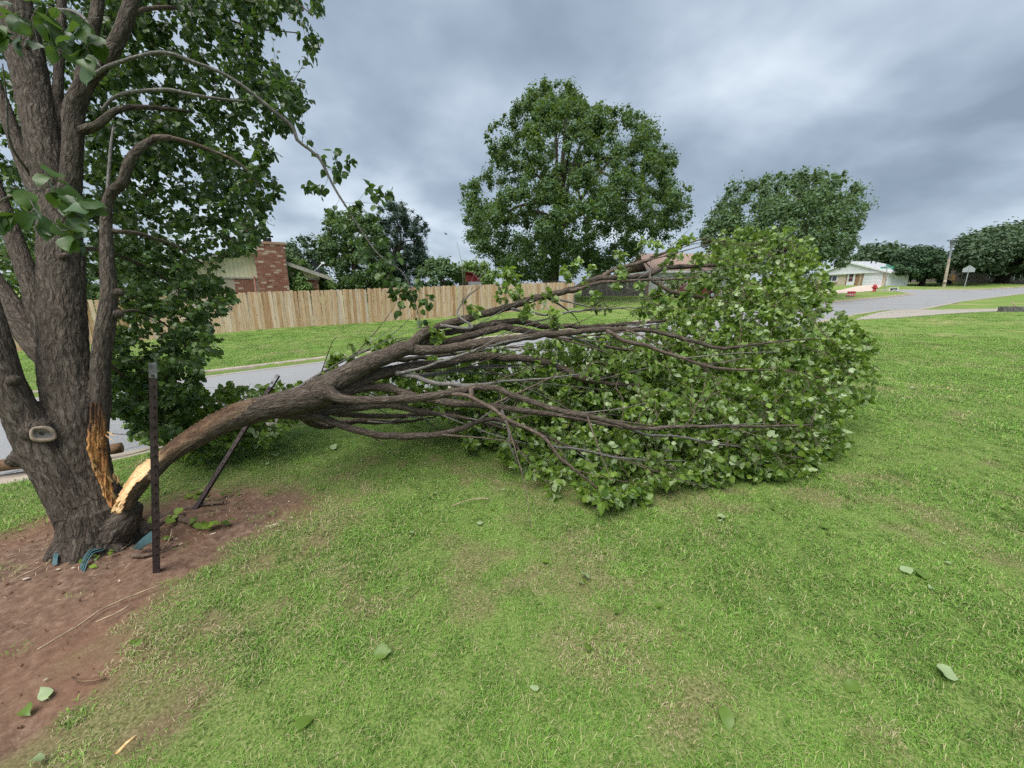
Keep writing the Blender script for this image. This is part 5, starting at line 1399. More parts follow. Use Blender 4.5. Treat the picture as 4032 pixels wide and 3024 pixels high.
# cut-branch scar on the left stem: callused rim round a grey hollow
c, nr, dd = hit(168, 1708); fwd = unit((CAM - c)[None])[0]; nr = unit((nr * .5 + fwd * .7)[None])[0]
u = unit(np.cross([0, 0, 1], nr)[None])[0]; v = np.cross(nr, u); k_ = dd / F
rim = np.array([c + nr * .012 + u * (27 * k_ * math.cos(a) * (1 - .15 * math.sin(a))) + v * (31 * k_ * math.sin(a) * (1 + .18 * math.cos(2 * a + .6))) - u * 6 * k_ * math.sin(a) for a in np.linspace(0, 2 * math.pi, 40)])
m = MB(); m.tube(rim, 7 * k_ * (1 + .25 * np.sin(np.linspace(0, 12, 40))), 8, cap=False); sc_ = m.build('branch_scar', M_SCARRIM, pear, True)
m = MB(); m.add(np.r_[[c + nr * -.004], c + nr * .010 + (rim - c - nr * .012) * .95], (), [(0, i + 1, i + 2) for i in range(39)]); m.build('heartwood', M_SCAR, sc_)

# torn wood down the right side of the trunk
L_edge = [(1585, 352), (1640, 348), (1700, 338), (1760, 336), (1800, 345), (1850, 362), (1900, 385), (1950, 405), (1990, 425), (2030, 455)]
R_edge = [(1585, 398), (1640, 421), (1700, 424), (1760, 428), (1800, 432), (1850, 438), (1900, 446), (1950, 460), (1990, 470), (2030, 478)]
ny, nx = 70, 22; WV = np.zeros((ny, nx, 3)); WB = np.zeros((ny, nx, 3)); WD = np.zeros((ny, nx))
for i, y in enumerate(np.linspace(1585, 2030, ny)):
    l = np.interp(y, [q[0] for q in L_edge], [q[1] for q in L_edge]) + 9 * noise.noise(Vector((y * .05, 0, 3))) ; r = np.interp(y, [q[0] for q in R_edge], [q[1] for q in R_edge]) + 5 * noise.noise(Vector((y * .07, 5, 3)))
    for j in range(nx):
        f = j / (nx - 1); x = lerp(l, r, f); p, nn, dd = hit(x, y, 2.47)
        rim_ = min(1, min(f, 1 - f) * 7) * min(1, (ny - 1 - i) / 3 + .2)
        ridge = noise.fractal(Vector((x * .09, y * .010, 7)), 1, 2, 4)
        tow = unit((CAM - p)[None])[0]
        lift = -.012 + .026 * rim_ + .016 * ridge * rim_
        WV[i, j] = p + tow * lift; WB[i, j] = ((x - 390) * .0016, ridge * .01, y * .0016); WD[i, j] = np.clip(sstep(1760, 1610, y) + .45 * (ridge < -.18) + .5 * (noise.noise(Vector((x * .03, y * .02, 1))) > .25), 0, 1) * .95
ii = np.arange(ny * nx).reshape(ny, nx)
torn = link('torn_wood', make_mesh('torn_wood', WV.reshape(-1, 3), np.stack([ii[:-1, :-1], ii[1:, :-1], ii[1:, 1:], ii[:-1, 1:]], -1).reshape(-1, 4), None, [M_WOUND], False, {'bark': WB.reshape(-1, 3), 'dark': WD.ravel()}), pear)
def splinter(p, d, L, w, parent, mat=M_SPLINTER):
    d = unit(np.array(d, float)[None])[0]; s = unit(np.cross(d, rng.normal(0, 1, 3))[None])[0]; t = np.cross(d, s)
    m = MB(); m.add([p - s * w, p + s * w, p + t * w * .6, p + d * L * .7 + s * w * .5, p + d * L + t * w * .2, p + d * L * .6 - s * w * .6], [(0, 1, 3, 5)], [(1, 2, 3), (2, 0, 5), (3, 4, 5), (2, 4, 3), (2, 5, 4)])
    m.build('splinter', mat, parent)
for (x, y, dx, dz, L, w) in ((415, 1712, .9, -.5, .085, .010), (420, 1700, 1.0, -.35, .07, .007), (398, 1722, -.1, -.9, .045, .010), (372, 1840, .2, .7, .05, .012), (392, 1872, .3, .9, .05, .012), (452, 1890, .35, .9, .07, .009), (462, 1905, .5, .8, .075, .008), (470, 1895, .2, 1, .06, .007), (440, 1900, 0, 1, .06, .009), (476, 1915, .7, .7, .07, .007), (430, 1945, .1, 1, .06, .01), (450, 1960, .2, 1, .05, .01)):
    p, nn, dd = hit(x, y, 2.44); splinter(p + unit((CAM - p)[None])[0] * .012, (dx, -.25, dz), L, w, torn)

# ---- twigs and leaves of the standing tree
tw = Twigs()
for q in (br_r, br_1, br_2, br_3[:int(len(br_3) * .5)], br_4, br_5, br_6, br_7, br_8, br_12, br_s): tw.seed(q)
reg = [D(*q) for q in [(190, -60), (690, -60), (692, 40), (680, 120), (640, 70), (575, 75), (555, 110), (600, 150), (675, 175), (672, 255), (600, 290), (590, 350), (605, 410), (580, 470), (560, 530), (500, 548), (470, 560), (465, 610), (520, 622), (515, 645), (480, 670), (455, 700), (470, 745), (440, 790), (350, 820), (300, 870), (240, 880), (235, 640), (200, 560), (190, 300)]]
tg = []
c2 = sample_poly(reg, 1050)
for x, y in c2:
    dep = rng.uniform(2.95, 4.6) if y < 1250 else rng.uniform(2.9, 3.9)
    p = P(x, y, dep)
    if p[2] > .15: tg.append(p)
top = [P(x, y, rng.uniform(2.6, 4.4)) for x, y in sample_poly([(-350, -500), (1300, -500), (1260, -40), (-350, -40)], 120)]
left = [P(x, y, rng.uniform(3.0, 4.4)) for x, y in sample_poly([(-500, -100), (60, -60), (100, 700), (40, 1150), (-500, 1100)], 110)]
low = [P(x, y, rng.uniform(3.0, 3.6)) for x, y in sample_poly([D(240, 770), D(430, 790), D(440, 850), D(380, 930), D(290, 930), D(240, 900)], 130)]
mid = [P(x, y, rng.uniform(3.2, 4.7)) for x, y in sample_poly([(20, -60), (460, -60), (480, 500), (430, 1000), (250, 1250), (60, 1150), (0, 600)], 260)]
tg = [p for p in tg + top + left + low + mid if p[2] > .12]
tw.grow(tg, .0032, sag=.04, side_noise=.06)
tw.build('twigs', M_TWIG, pear, 4)
LP, LD = tw.leaves(19, .78, .05)
# sparse twigs of the long drooping branch, with few leaves
tw2 = Twigs(); tw2.seed(br_3[int(len(br_3) * .5):])
dro = []
for (x, y, r) in ((1215, 560, 25), (1290, 610, 30), (1330, 655, 30), (1370, 640, 25), (1345, 690, 30), (1455, 735, 18), (1480, 765, 22), (1500, 790, 18), (1520, 755, 18), (1230, 725, 25), (1260, 735, 18), (1305, 815, 18), (1390, 800, 18), (1415, 815, 18), (1470, 860, 15), (1330, 880, 30), (1460, 930, 30), (1500, 935, 15), (1380, 960, 30), (1540, 1010, 25), (1450, 980, 25), (1490, 1060, 30), (1560, 1080, 35), (1520, 1110, 30), (1600, 1120, 35), (1570, 1160, 35), (1640, 1120, 30), (1620, 1170, 30), (1560, 1200, 25), (1660, 1180, 30), (1640, 1230, 30), (1665, 1265, 20), (1600, 1150, 35), (1585, 1130, 35), (1680, 1160, 25), (1530, 1085, 25), (1430, 1010, 25)):
    for _ in range(2):
        k = int(np.clip((y - 480) / 800 * 30, 0, 30)); dep = np.interp(y, [500, 800, 1000, 1270], [3.02, 3.22, 3.34, 3.44]) + rng.normal(0, .08)
        dro.append(P(x + rng.normal(0, r * .5), y + rng.normal(0, r * .5), dep))
tw2.grow(dro, .0022, sag=.0, side_noise=.04, penal=1.2)
tw2.build('twigs', M_GREYTWIG, pear, 4)
P2, D2 = tw2.leaves(4.2, .35, .03)
# leaf sprays hanging close to the lens
tw3 = Twigs(); tw3.seed(br_9); tw3.seed(br_10[-12:])
near = [P(x, y, d) for x, y, d in ((70, 30, 1.45), (180, 20, 1.5), (250, 50, 1.5), (390, 70, 1.35), (330, 110, 1.4), (300, 160, 1.4), (340, 180, 1.42), (370, 160, 1.45), (200, 110, 1.5), (120, 100, 1.6), (230, 190, 1.5), (280, 210, 1.5), (330, 240, 1.4), (20, 120, 1.6), (150, 170, 1.6), (60, 60, 1.6), (90, 160, 1.55), (260, 130, 1.45), (180, 70, 1.5),
                                    (190, 700, 1.3), (230, 750, 1.3), (250, 780, 1.3), (300, 800, 1.28), (160, 860, 1.32), (210, 880, 1.3), (250, 920, 1.3), (290, 890, 1.3), (100, 740, 1.35), (40, 740, 1.35), (30, 850, 1.3), (120, 790, 1.35), (240, 860, 1.3))]
tw3.grow(near, .0022, sag=.02, penal=.3)
tw3.build('twigs', M_GREYTWIG, pear, 5)
P3, D3 = tw3.leaves(3.2, .30, .015)
A = np.concatenate([LP, P2, P3]); Dv = np.concatenate([LD, D2, D3]); N = len(A)
ax = unit(Dv * .8 + np.array([0, 0, -.65]) + rng.normal(0, .35, (N, 3)))
nm = unit(rng.normal(0, .6, (N, 3)) + np.array([0, -.35, .6]) + Dv * .25)
R = leaf_frames(ax, nm); size = rng.uniform(.034, .058, N); size[len(LP):] *= 1.25
size[len(LP) + len(P2):] *= 1.05
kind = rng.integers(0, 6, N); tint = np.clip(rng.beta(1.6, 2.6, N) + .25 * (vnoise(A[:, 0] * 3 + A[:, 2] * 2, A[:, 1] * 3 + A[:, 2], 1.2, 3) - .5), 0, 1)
tint += np.interp(A[:, 2], [.8, 1.8, 2.6], [.25, .12, -.08]); tint = np.clip(tint, 0, 1)  # higher leaves tinted darker: the backlit crown's shade painted into the colour
v = A - CAM; dep = v[:, 1] * CP - v[:, 2] * SP; pxx = 2016 + F * v[:, 0] / dep; pyy = 1512 + F * (-(v[:, 1] * SP + v[:, 2] * CP)) / dep
score = np.where((pxx > 0) & (pxx < 4032) & (pyy > 0) & (pyy < 3024) & (dep > .3), dep, 50 + dep)
keep = dep > .9
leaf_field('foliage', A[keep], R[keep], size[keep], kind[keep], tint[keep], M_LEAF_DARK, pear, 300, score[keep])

# ------------------------------------------------------------------ the fallen limb
fall = thing('fallen_limb', 'big leafy limb split off the pear tree, lying across the lawn', 'tree limb', tuple(pz(1500, 1760, 0.0)))
z7 = Zm(1200, 1200, 1200 / 2212.); z8_ = Zm(2200, 1100, 1300 / 2157.); z9_ = Zm(2200, 1000, 800 / 2212.)
main = px_branch([(456, 1998, 2.31, 64), (487, 1936, 2.33, 68), (538, 1872, 2.36, 64), (570, 1852, 2.37, 60), (636, 1796, 2.43, 51), (697, 1752, 2.47, 51), (783, 1706, 2.53, 52), (870, 1662, 2.59, 51), (957, 1630, 2.66, 51), (1043, 1606, 2.74, 50), (1130, 1586, 2.81, 51), (1217, 1566, 2.88, 52), (1290, 1545, 2.95, 52)])
Aa = px_branch([(1230, 1548, 2.9, 52), (1310, 1505, 2.97, 46), (1374, 1471, 3.02, 41), (1444, 1433, 3.08, 37), (1525, 1401, 3.15, 34), (1585, 1374, 3.2, 31), (1630, 1372, 3.22, 24)])
B_ = px_branch([(1310, 1548, 2.99, 34), (1363, 1536, 3.06, 28), (1417, 1506, 3.12, 24), (1498, 1471, 3.2, 23), (1553, 1458, 3.25, 22)])
C_ = px_branch([(1255, 1545, 2.88, 40), (1300, 1548, 2.88, 27), (1335, 1568, 2.87, 20), (1390, 1575, 2.87, 17), (1471, 1575, 2.88, 16)])
E_ = px_branch([(1100, 1600, 2.82, 40), (1200, 1620, 2.95, 26), (1281, 1616, 3.05, 20), (1363, 1609, 3.12, 17)])
F_ = px_branch([(1080, 1610, 2.8, 40), (1180, 1632, 2.92, 24), (1265, 1645, 3.0, 18), (1336, 1672, 3.06, 15), (1417, 1699, 3.1, 14)])
def tear(co, no, bark, sid, SPp, ST, SR):
    a0, a1 = main[0, :3], main[5, :3]; ax = unit((a1 - a0)[None])[0]
    n0 = np.array([-.42, -.52, .75]); n0 = unit((n0 - ax * (n0 @ ax))[None])[0]
    v = (co - a0) @ ax; axis_pt = SPp[sid]; h = np.sum((co - axis_pt) * n0, 1)
    side = np.cross(ax, n0); s = np.sum((co - axis_pt) * side, 1)
    Lim = np.interp(v, [-.1, 0, .25, .50, .80, 1.0], [-.03, -.018, .002, .022, .062, .14])
    fib = np.array([noise.fractal(Vector((q * 55, w * 2.6, 2)), 1, 2, 4) for q, w in zip(s, v)])
    jag = np.array([noise.noise(Vector((q * 30, 3, w * 6))) for q, w in zip(s, v)])
    Lim = Lim + fib * .009 + jag * .006
    m = (h > Lim) & (v < .95) & (np.linalg.norm(co - a0, axis=1) < 1.1)
    co = co.copy(); co[m] -= n0 * (h - Lim)[m][:, None]
    w = np.where(m, 1.0, 0.0); dk = np.where(m, np.clip(sstep(.24, .40, v) + .5 * (jag > .22) * (v > .2), 0, 1), 0)
    # brown weathered rim where the bark peeled
    rim = (~m) & (v < 1.1) & (h > Lim - .03) & (np.linalg.norm(co - a0, axis=1) < 1.25)
    w = np.where(rim, .55, w); dk = np.where(rim, .9, dk)
    return co, {'wood': w, 'dark': dk}
limb_me = body_mesh('limb', [main, Aa, B_, C_, E_, F_], .0072, [M_BARK_LIMB], .0042, [(P(1300, 1520, 2.90), .045), (P(1275, 1560, 2.86), .035), (P(600, 1880, 2.34), .02)], tear)
link('limb', limb_me, fall)
for (x, y, dx, dz, L, w) in ((458, 1992, -.6, -.7, .06, .014), (468, 1975, -.6, -.7, .05, .012)):
    splinter(P(x, y, 2.27), (dx, -.1, dz), L, w, fall)
def fb(rows, mat=M_TWIG, sides=12, zoom=None):
    q = spline(px_branch(rows, zoom), .04); r = q[:, 3] * (1 + .16 * (rng.random(len(q)) - .5)); 
    sn = rng.uniform(0, 50); k_ = np.linspace(0, 1, len(q)) ** .5
    q[:, :3] += np.array([[noise.noise(Vector((i * .45 + sn, j * 9.0, 0))) for j in range(3)] for i in range(len(q))]) * (.010 + .5 * q[:, 3:4]) * .55 * np.minimum(1, 4 * k_)[:, None]
    for _ in range(max(1, len(q) // 14)): r[int(rng.integers(1, len(q) - 1))] *= rng.uniform(1.15, 1.4)
    if len(q) > 6: r = np.convolve(np.r_[r[:1], r, r[-1:]], [.25, .5, .25], 'valid')
    m = MB(); m.tube(q[:, :3], r, sides, wood=0.0); m.build('branch', mat, fall, True); FB.append(q); return q
FB = []
LB = M_BARK_LIMB
fb([(1150, 1585, 2.9, 26), (1260, 1560, 3.1, 18), (1420, 1500, 3.45, 14), (1600, 1465, 3.8, 11), (1800, 1450, 4.1, 8), (2000, 1440, 4.4, 5), (2200, 1420, 4.6, 2.5)], LB)
fb([(1200, 1590, 2.95, 24), (1330, 1590, 3.3, 16), (1500, 1570, 3.7, 12), (1700, 1550, 4.0, 9), (1900, 1530, 4.3, 6), (2100, 1510, 4.5, 3)], LB)
fb([(1330, 1495, 3.0, 18), (1420, 1440, 3.3, 13), (1540, 1420, 3.7, 10), (1700, 1405, 4.1, 8), (1900, 1380, 4.4, 5), (2100, 1360, 4.6, 2.5)], LB)
fb([(1585, 1374, 3.2, 27), (1661, 1379, 3.24, 20), (1742, 1376, 3.27, 19), (1824, 1363, 3.3, 18), (1905, 1349, 3.33, 17), (1987, 1342, 3.36, 16), (2060, 1330, 3.4, 14), (2140, 1318, 3.43, 13), (2231, 1310, 3.46, 12), (2350, 1299, 3.5, 11), (2471, 1296, 3.54, 10), (2560, 1302, 3.56, 9), (2652, 1323, 3.58, 8), (2742, 1347, 3.6, 7.5), (2833, 1371, 3.62, 7), (2953, 1359, 3.66, 5), (3074, 1344, 3.7, 4), (3190, 1335, 3.75, 2.5)], LB)
fb([(2385, 1300, 3.51, 8), (2420, 1318, 3.5, 8), (2453, 1341, 3.48, 8), (2537, 1359, 3.46, 8), (2622, 1389, 3.44, 7.5), (2712, 1419, 3.42, 7), (2803, 1446, 3.42, 6), (2900, 1456, 3.45, 4.5), (3044, 1456, 3.5, 3), (3160, 1470, 3.55, 2)])
fb([(1600, 1370, 3.22, 26), (1628, 1352, 3.25, 23), (1650, 1327, 3.3, 21), (1690, 1300, 3.36, 19), (1742, 1281, 3.42, 17), (1797, 1268, 3.5, 16), (1878, 1241, 3.62, 15.5), (1960, 1222, 3.72, 15), (2014, 1205, 3.8, 14.5), (2100, 1178, 3.9, 14), (2200, 1152, 4.0, 13), (2254, 1141, 4.06, 13), (2308, 1116, 4.12, 12.5), (2363, 1096, 4.18, 12), (2417, 1094, 4.22, 11), (2489, 1089, 4.28, 11), (2547, 1085, 4.32, 11), (2598, 1061, 4.38, 10), (2652, 1052, 4.42, 9), (2724, 1049, 4.48, 8), (2779, 1047, 4.52, 7), (2869, 1038, 4.6, 5), (2980, 1010, 4.7, 3), (3080, 985, 4.75, 2)], LB)
fb([(2547, 1085, 4.32, 8), (2575, 1105, 4.32, 8), (2598, 1123, 4.32, 8), (2634, 1145, 4.32, 7.5), (2688, 1159, 4.34, 7), (2761, 1170, 4.38, 6), (2887, 1206, 4.45, 4), (3000, 1215, 4.5, 2)])
fb([(2363, 1098, 4.18, 9), (2395, 1072, 4.22, 8), (2453, 1051, 4.3, 7.5), (2525, 1033, 4.38, 7), (2580, 1011, 4.45, 6), (2640, 985, 4.52, 4.5), (2720, 955, 4.6, 3), (2800, 930, 4.7, 2)])
fb([(2240, 1146, 4.04, 8), (2290, 1135, 4.0, 7.5), (2350, 1113, 4.0, 7), (2420, 1110, 4.05, 6), (2520, 1103, 4.1, 5), (2640, 1100, 4.2, 4), (2760, 1090, 4.3, 2.5)])
fb([(1640, 1352, 3.3, 16), (1672, 1344, 3.36, 14), (1721, 1319, 3.45, 13.5), (1797, 1304, 3.55, 13), (1878, 1289, 3.65, 13), (1960, 1273, 3.75, 13), (2041, 1265, 3.85, 12), (2095, 1276, 3.9, 12), (2149, 1284, 3.95, 11), (2231, 1284, 4.0, 10), (2339, 1287, 4.05, 8.5), (2470, 1275, 4.12, 7), (2620, 1262, 4.2, 5), (2780, 1240, 4.3, 3)], LB)
fb([(1640, 1365, 3.3, 18), (1688, 1355, 3.4, 16), (1770, 1344, 3.5, 16), (1824, 1330, 3.55, 15.5), (1905, 1306, 3.62, 15), (1987, 1289, 3.7, 14), (2046, 1298, 3.72, 13), (2095, 1308, 3.74, 12), (2180, 1322, 3.78, 10), (2300, 1345, 3.82, 8), (2420, 1370, 3.86, 6), (2560, 1385, 3.9, 4), (2700, 1380, 4.0, 2.5)], LB)
fb([(1545, 1460, 3.24, 21), (1612, 1444, 3.32, 19), (1661, 1439, 3.38, 18), (1742, 1433, 3.46, 17), (1824, 1412, 3.54, 17), (1905, 1401, 3.6, 16), (1987, 1409, 3.64, 15), (2068, 1412, 3.68, 14), (2160, 1430, 3.72, 13), (2230, 1460, 3.74, 12), (2290, 1490, 3.74, 10), (2400, 1510, 3.76, 8), (2540, 1520, 3.8, 6), (2700, 1545, 3.85, 4), (2850, 1560, 3.9, 2.5)], LB)
fb([(1560, 1470, 3.2, 10), (1590, 1472, 3.18, 9.5), (1661, 1493, 3.15, 9), (1715, 1509, 3.12, 9), (1797, 1515, 3.1, 8.5), (1870, 1517, 3.1, 7), (2000, 1500, 3.15, 5), (2150, 1490, 3.2, 3.5), (2300, 1470, 3.3, 2)], M_GREYTWIG)
fb([(1570, 1470, 3.16, 6.5), (1661, 1450, 3.14, 6), (1742, 1422, 3.12, 5.5), (1808, 1401, 3.12, 5.5), (1905, 1368, 3.14, 5), (2003, 1344, 3.18, 4), (2100, 1325, 3.22, 2.5)], M_GREYTWIG)
fb([(1540, 1466, 3.3, 12), (1640, 1480, 3.45, 9), (1742, 1468, 3.55, 8), (1850, 1450, 3.65, 7), (1960, 1440, 3.75, 5), (2080, 1450, 3.85, 3)], M_GREYTWIG)
fb([(1450, 1575, 2.88, 17), (1580, 1572, 2.9, 16.5), (1688, 1561, 2.92, 16), (1770, 1547, 2.93, 15.5), (1851, 1531, 2.94, 15), (1905, 1523, 2.94, 13), (1970, 1534, 2.93, 12.5), (2014, 1555, 2.92, 12.5), (2068, 1574, 2.91, 12), (2149, 1601, 2.9, 11.5), (2231, 1623, 2.89, 11), (2312, 1640, 2.88, 10), (2369, 1650, 2.88, 9.5), (2441, 1670, 2.88, 9), (2531, 1688, 2.88, 8), (2622, 1682, 2.9, 7.5), (2712, 1679, 2.93, 7), (2863, 1679, 3.0, 6), (2984, 1679, 3.06, 5), (3104, 1676, 3.12, 4), (3200, 1672, 3.18, 2.5)], LB)
fb([(1770, 1549, 2.92, 9), (1840, 1558, 2.88, 8), (1884, 1580, 2.85, 8), (1943, 1610, 2.82, 8), (1992, 1648, 2.79, 7.5), (2068, 1683, 2.77, 7), (2122, 1710, 2.75, 6.5), (2166, 1748, 2.74, 6.5), (2204, 1802, 2.74, 6), (2258, 1846, 2.75, 5.5), (2312, 1889, 2.77, 5), (2356, 1927, 2.79, 4), (2385, 1970, 2.82, 3)])
fb([(1855, 1530, 2.94, 10), (1858, 1560, 2.9, 7), (1862, 1590, 2.88, 4)])
fb([(1330, 1552, 3.0, 22), (1363, 1545, 3.05, 18), (1417, 1531, 3.12, 17), (1504, 1525, 3.2, 16), (1569, 1539, 3.22, 15.5), (1640, 1562, 3.2, 15), (1715, 1576, 3.17, 14.5), (1797, 1588, 3.14, 14), (1878, 1595, 3.12, 13.5), (1970, 1603, 3.1, 13), (2041, 1615, 3.1, 12), (2122, 1625, 3.1, 11), (2193, 1634, 3.12, 9), (2320, 1660, 3.2, 6), (2480, 1690, 3.3, 4), (2620, 1720, 3.4, 2.5)], LB)
fb([(1350, 1610, 3.12, 17), (1444, 1599, 3.2, 16), (1525, 1594, 3.28, 14), (1607, 1610, 3.36, 12), (1700, 1628, 3.44, 10), (1850, 1650, 3.5, 7), (2000, 1690, 3.5, 4)], LB)
fb([(1250, 1626, 3.02, 13), (1300, 1628, 3.1, 11), (1390, 1634, 3.25, 10.5), (1498, 1639, 3.4, 10), (1580, 1637, 3.5, 9.5), (1661, 1631, 3.6, 9), (1800, 1625, 3.75, 6), (1950, 1640, 3.9, 4)], LB)
fb([(1400, 1693, 3.09, 14), (1498, 1714, 3.12, 13.5), (1580, 1718, 3.14, 13), (1661, 1715, 3.16, 12.5), (1742, 1709, 3.18, 12), (1797, 1694, 3.2, 11.5), (1851, 1674, 3.22, 10.5), (1940, 1650, 3.28, 8), (2080, 1690, 3.3, 6), (2250, 1760, 3.25, 4), (2400, 1800, 3.25, 2.5)], LB)
fb([(1150, 1600, 2.95, 30), (1200, 1646, 3.15, 18), (1232, 1668, 3.3, 15), (1281, 1677, 3.45, 13.5), (1350, 1664, 3.6, 12), (1417, 1658, 3.75, 11), (1493, 1661, 3.9, 9), (1600, 1660, 4.05, 6), (1720, 1640, 4.2, 3)], LB)
fb([(1100, 1560, 2.82, 10), (1167, 1531, 2.95, 8), (1230, 1490, 3.05, 7), (1300, 1448, 3.15, 6), (1363, 1412, 3.25, 5.5), (1444, 1379, 3.35, 5), (1525, 1352, 3.45, 4), (1600, 1335, 3.55, 2.5)], M_GREYTWIG)
fb([(1120, 1570, 2.9, 12), (1200, 1530, 3.05, 10), (1290, 1480, 3.2, 8), (1380, 1430, 3.35, 6), (1460, 1400, 3.5, 4)], M_TWIG)
fb([(1050, 1620, 2.8, 16), (1000, 1640, 3.0, 12), (960, 1660, 3.3, 10), (1000, 1650, 3.6, 8), (1080, 1640, 3.8, 5)], M_TWIG)
fb([(960, 1660, 3.3, 9), (860, 1690, 3.5, 7), (760, 1720, 3.6, 5), (700, 1750, 3.7, 3)], M_TWIG)
fb([(1720, 1281, 3.4, 7), (1860, 1290, 3.3, 5), (1800, 1235, 3.42, 4), (1840, 1170, 3.5, 3), (1900, 1120, 3.55, 2)], M_GREYTWIG)
fb([(2000, 1213, 3.78, 6), (2060, 1225, 3.76, 5), (2160, 1240, 3.78, 4.5), (2270, 1225, 3.85, 4), (2400, 1215, 3.95, 3), (2550, 1210, 4.05, 2)], M_GREYTWIG)
fb([(1970, 1600, 3.1, 6), (2000, 1680, 3.05, 5), (2010, 1760, 3.05, 4), (2040, 1830, 3.1, 2.5)], M_GREYTWIG)
fb([(2166, 1748, 2.74, 4), (2190, 1760, 2.85, 4), (2290, 1770, 2.95, 4), (2420, 1800, 3.0, 3.5), (2560, 1810, 3.05, 2.5), (2700, 1815, 3.15, 2)], M_GREYTWIG)
fb([(2441, 1672, 2.88, 6), (2540, 1710, 2.95, 5), (2680, 1720, 3.02, 4.5), (2800, 1745, 3.08, 3.5), (2930, 1760, 3.15, 2)], M_GREYTWIG)

for q in list(FB):
    for _ in range(5):
        k = int(len(q) * rng.uniform(.3, .85))
        if len(q) - k < 3: continue
        T_ = unit((q[min(k + 2, len(q) - 1), :3] - q[k, :3])[None])[0]; L = rng.uniform(.35, .85); dv = unit((T_ + rng.normal(0, .38, 3) + np.array([.1, -.12, .02]))[None])[0]
        p0 = q[k, :3]; r0 = max(.0028, q[k, 3] * .42); bend = rng.normal(0, .12, 3) * L + np.array([0, 0, -.06 * L])
        rows_ = np.array([(*p0, r0), (*(p0 + dv * L * .35 + bend * .3), r0 * .75), (*(p0 + dv * L * .7 + bend * .7), r0 * .5), (*(p0 + dv * L + bend * 1.3), .0014)])
        if rows_[:, 2].min() < .04: continue
        qq = spline(rows_, .05); m = MB(); m.tube(qq[:, :3], qq[:, 3] * rng.uniform(.9, 1.1, len(qq)), 6, wood=0.0); m.build('side_branch', (M_TWIG, M_GREYTWIG)[int(rng.integers(0, 2))], fall, True); FB.append(qq)
twf = Twigs()
for q in FB: twf.seed(q[int(len(q) * .30):])
crown = [D(*q) for q in [(1010, 800), (1100, 760), (1230, 730), (1330, 690), (1420, 650), (1480, 590), (1520, 545), (1570, 518), (1650, 502), (1720, 512), (1755, 580), (1785, 630), (1795, 660), (1745, 695), (1735, 715), (1800, 695), (1862, 735), (1875, 765), (1855, 800), (1862, 838), (1815, 855), (1785, 905), (1805, 950), (1805, 975), (1740, 1015), (1650, 1025), (1540, 1030), (1460, 1035), (1400, 1060), (1290, 1085), (1230, 1040), (1150, 1030), (1080, 985), (1000, 965), (985, 900), (960, 860)]]
def crown_depth(x, y):
    """front face of the lying crown at a pixel of the 4032 wide photo"""
    yd = y * 2212 / 4032.; xd = x * 2212 / 4032.
    f = np.interp(yd, [500, 600, 700, 800, 900, 1000, 1040, 1100], [4.45, 4.15, 3.75, 3.35, 3.08, 3.05, 3.1, 2.85])
    f += np.interp(xd, [950, 1150, 1400, 1700, 1880], [.35, .2, -.05, .1, .45]); return f
ct = []
c2 = sample_poly(crown, 2500)
for x, y in c2:
    yd, xd = y * 2212 / 4032, x * 2212 / 4032
    dens = np.interp(xd, [960, 1100, 1300, 1500, 1600], [.42, .55, .72, .95, 1.0])
    if yd < 760 and xd < 1480: dens *= .5
    if rng.random() > dens: continue
    f = crown_depth(x, y); dep = f + 1.7 * rng.random() ** 1.5 + np.interp(xd, [1300, 1600], [.40, 0.0]) * (yd < 960)
    if xd < 1250 and yd < 960: dep = max(dep, 3.35 + 1.0 * rng.random())
    p = P(x, y, dep)
    if p[2] < .05:
        r_ = ray(x, y); t_ = (.05 + .12 * rng.random() - CAM[2]) / r_[2]; p = CAM + t_ * r_
        if t_ < f - .7: continue
    ct.append(p)
for x, y in sample_poly([D(870, 800), D(960, 765), D(1120, 745), D(1300, 725), D(1470, 720), D(1480, 960), D(1200, 960), D(1000, 945), D(960, 890), D(860, 870), D(760, 850), D(740, 800)], 900):
    dep = rng.uniform(3.6, 4.7); p = P(x, y, dep)
    if p[2] < .06: r_ = ray(x, y); p = CAM + r_ * ((.06 + .2 * rng.random() - CAM[2]) / r_[2])
    ct.append(p)
# leaf heap on the far side of the limb, by the road
for x, y in sample_poly([D(385, 995), D(270, 925), D(300, 860), D(400, 835), D(520, 838), D(600, 835), D(665, 830), D(650, 900), D(600, 950), D(560, 960), D(470, 985)], 330):
    p = P(x, y, rng.uniform(3.4, 4.5))
    if p[2] < .04: r_ = ray(x, y); p = CAM + r_ * ((.04 + .1 * rng.random() - CAM[2]) / r_[2])
    ct.append(p)
# sprays standing up off the upper limbs
for (x, y, r, d, n_) in ((1990, 1080, 40, 3.55, 5), (1975, 1140, 30, 3.5, 4), (1880, 1230, 25, 3.4, 2), (2060, 1165, 30, 3.8, 3), (2240, 1080, 45, 4.0, 4), (2290, 1050, 30, 4.0, 3), (2430, 1020, 30, 4.3, 4), (2440, 1060, 30, 4.2, 3), (2150, 1140, 40, 3.9, 3), (2080, 1230, 40, 3.7, 4), (2180, 1240, 40, 3.8, 4), (2350, 1180, 50, 4.0, 6), (1720, 1310, 20, 3.3, 2), (1390, 1410, 40, 3.25, 5), (1320, 1440, 35, 3.2, 4), (1480, 1370, 30, 3.35, 4), (1540, 1330, 30, 3.4, 3), (1720, 1340, 25, 3.3, 2), (2550, 960, 40, 4.4, 4), (2700, 950, 30, 4.5, 4), (2480, 1130, 60, 4.1, 6), (2620, 1000, 50, 4.4, 6)):
    for _ in range(n_): ct.append(P(x + rng.normal(0, r * .6), y + rng.normal(0, r * .6), d + rng.normal(0, .06)))
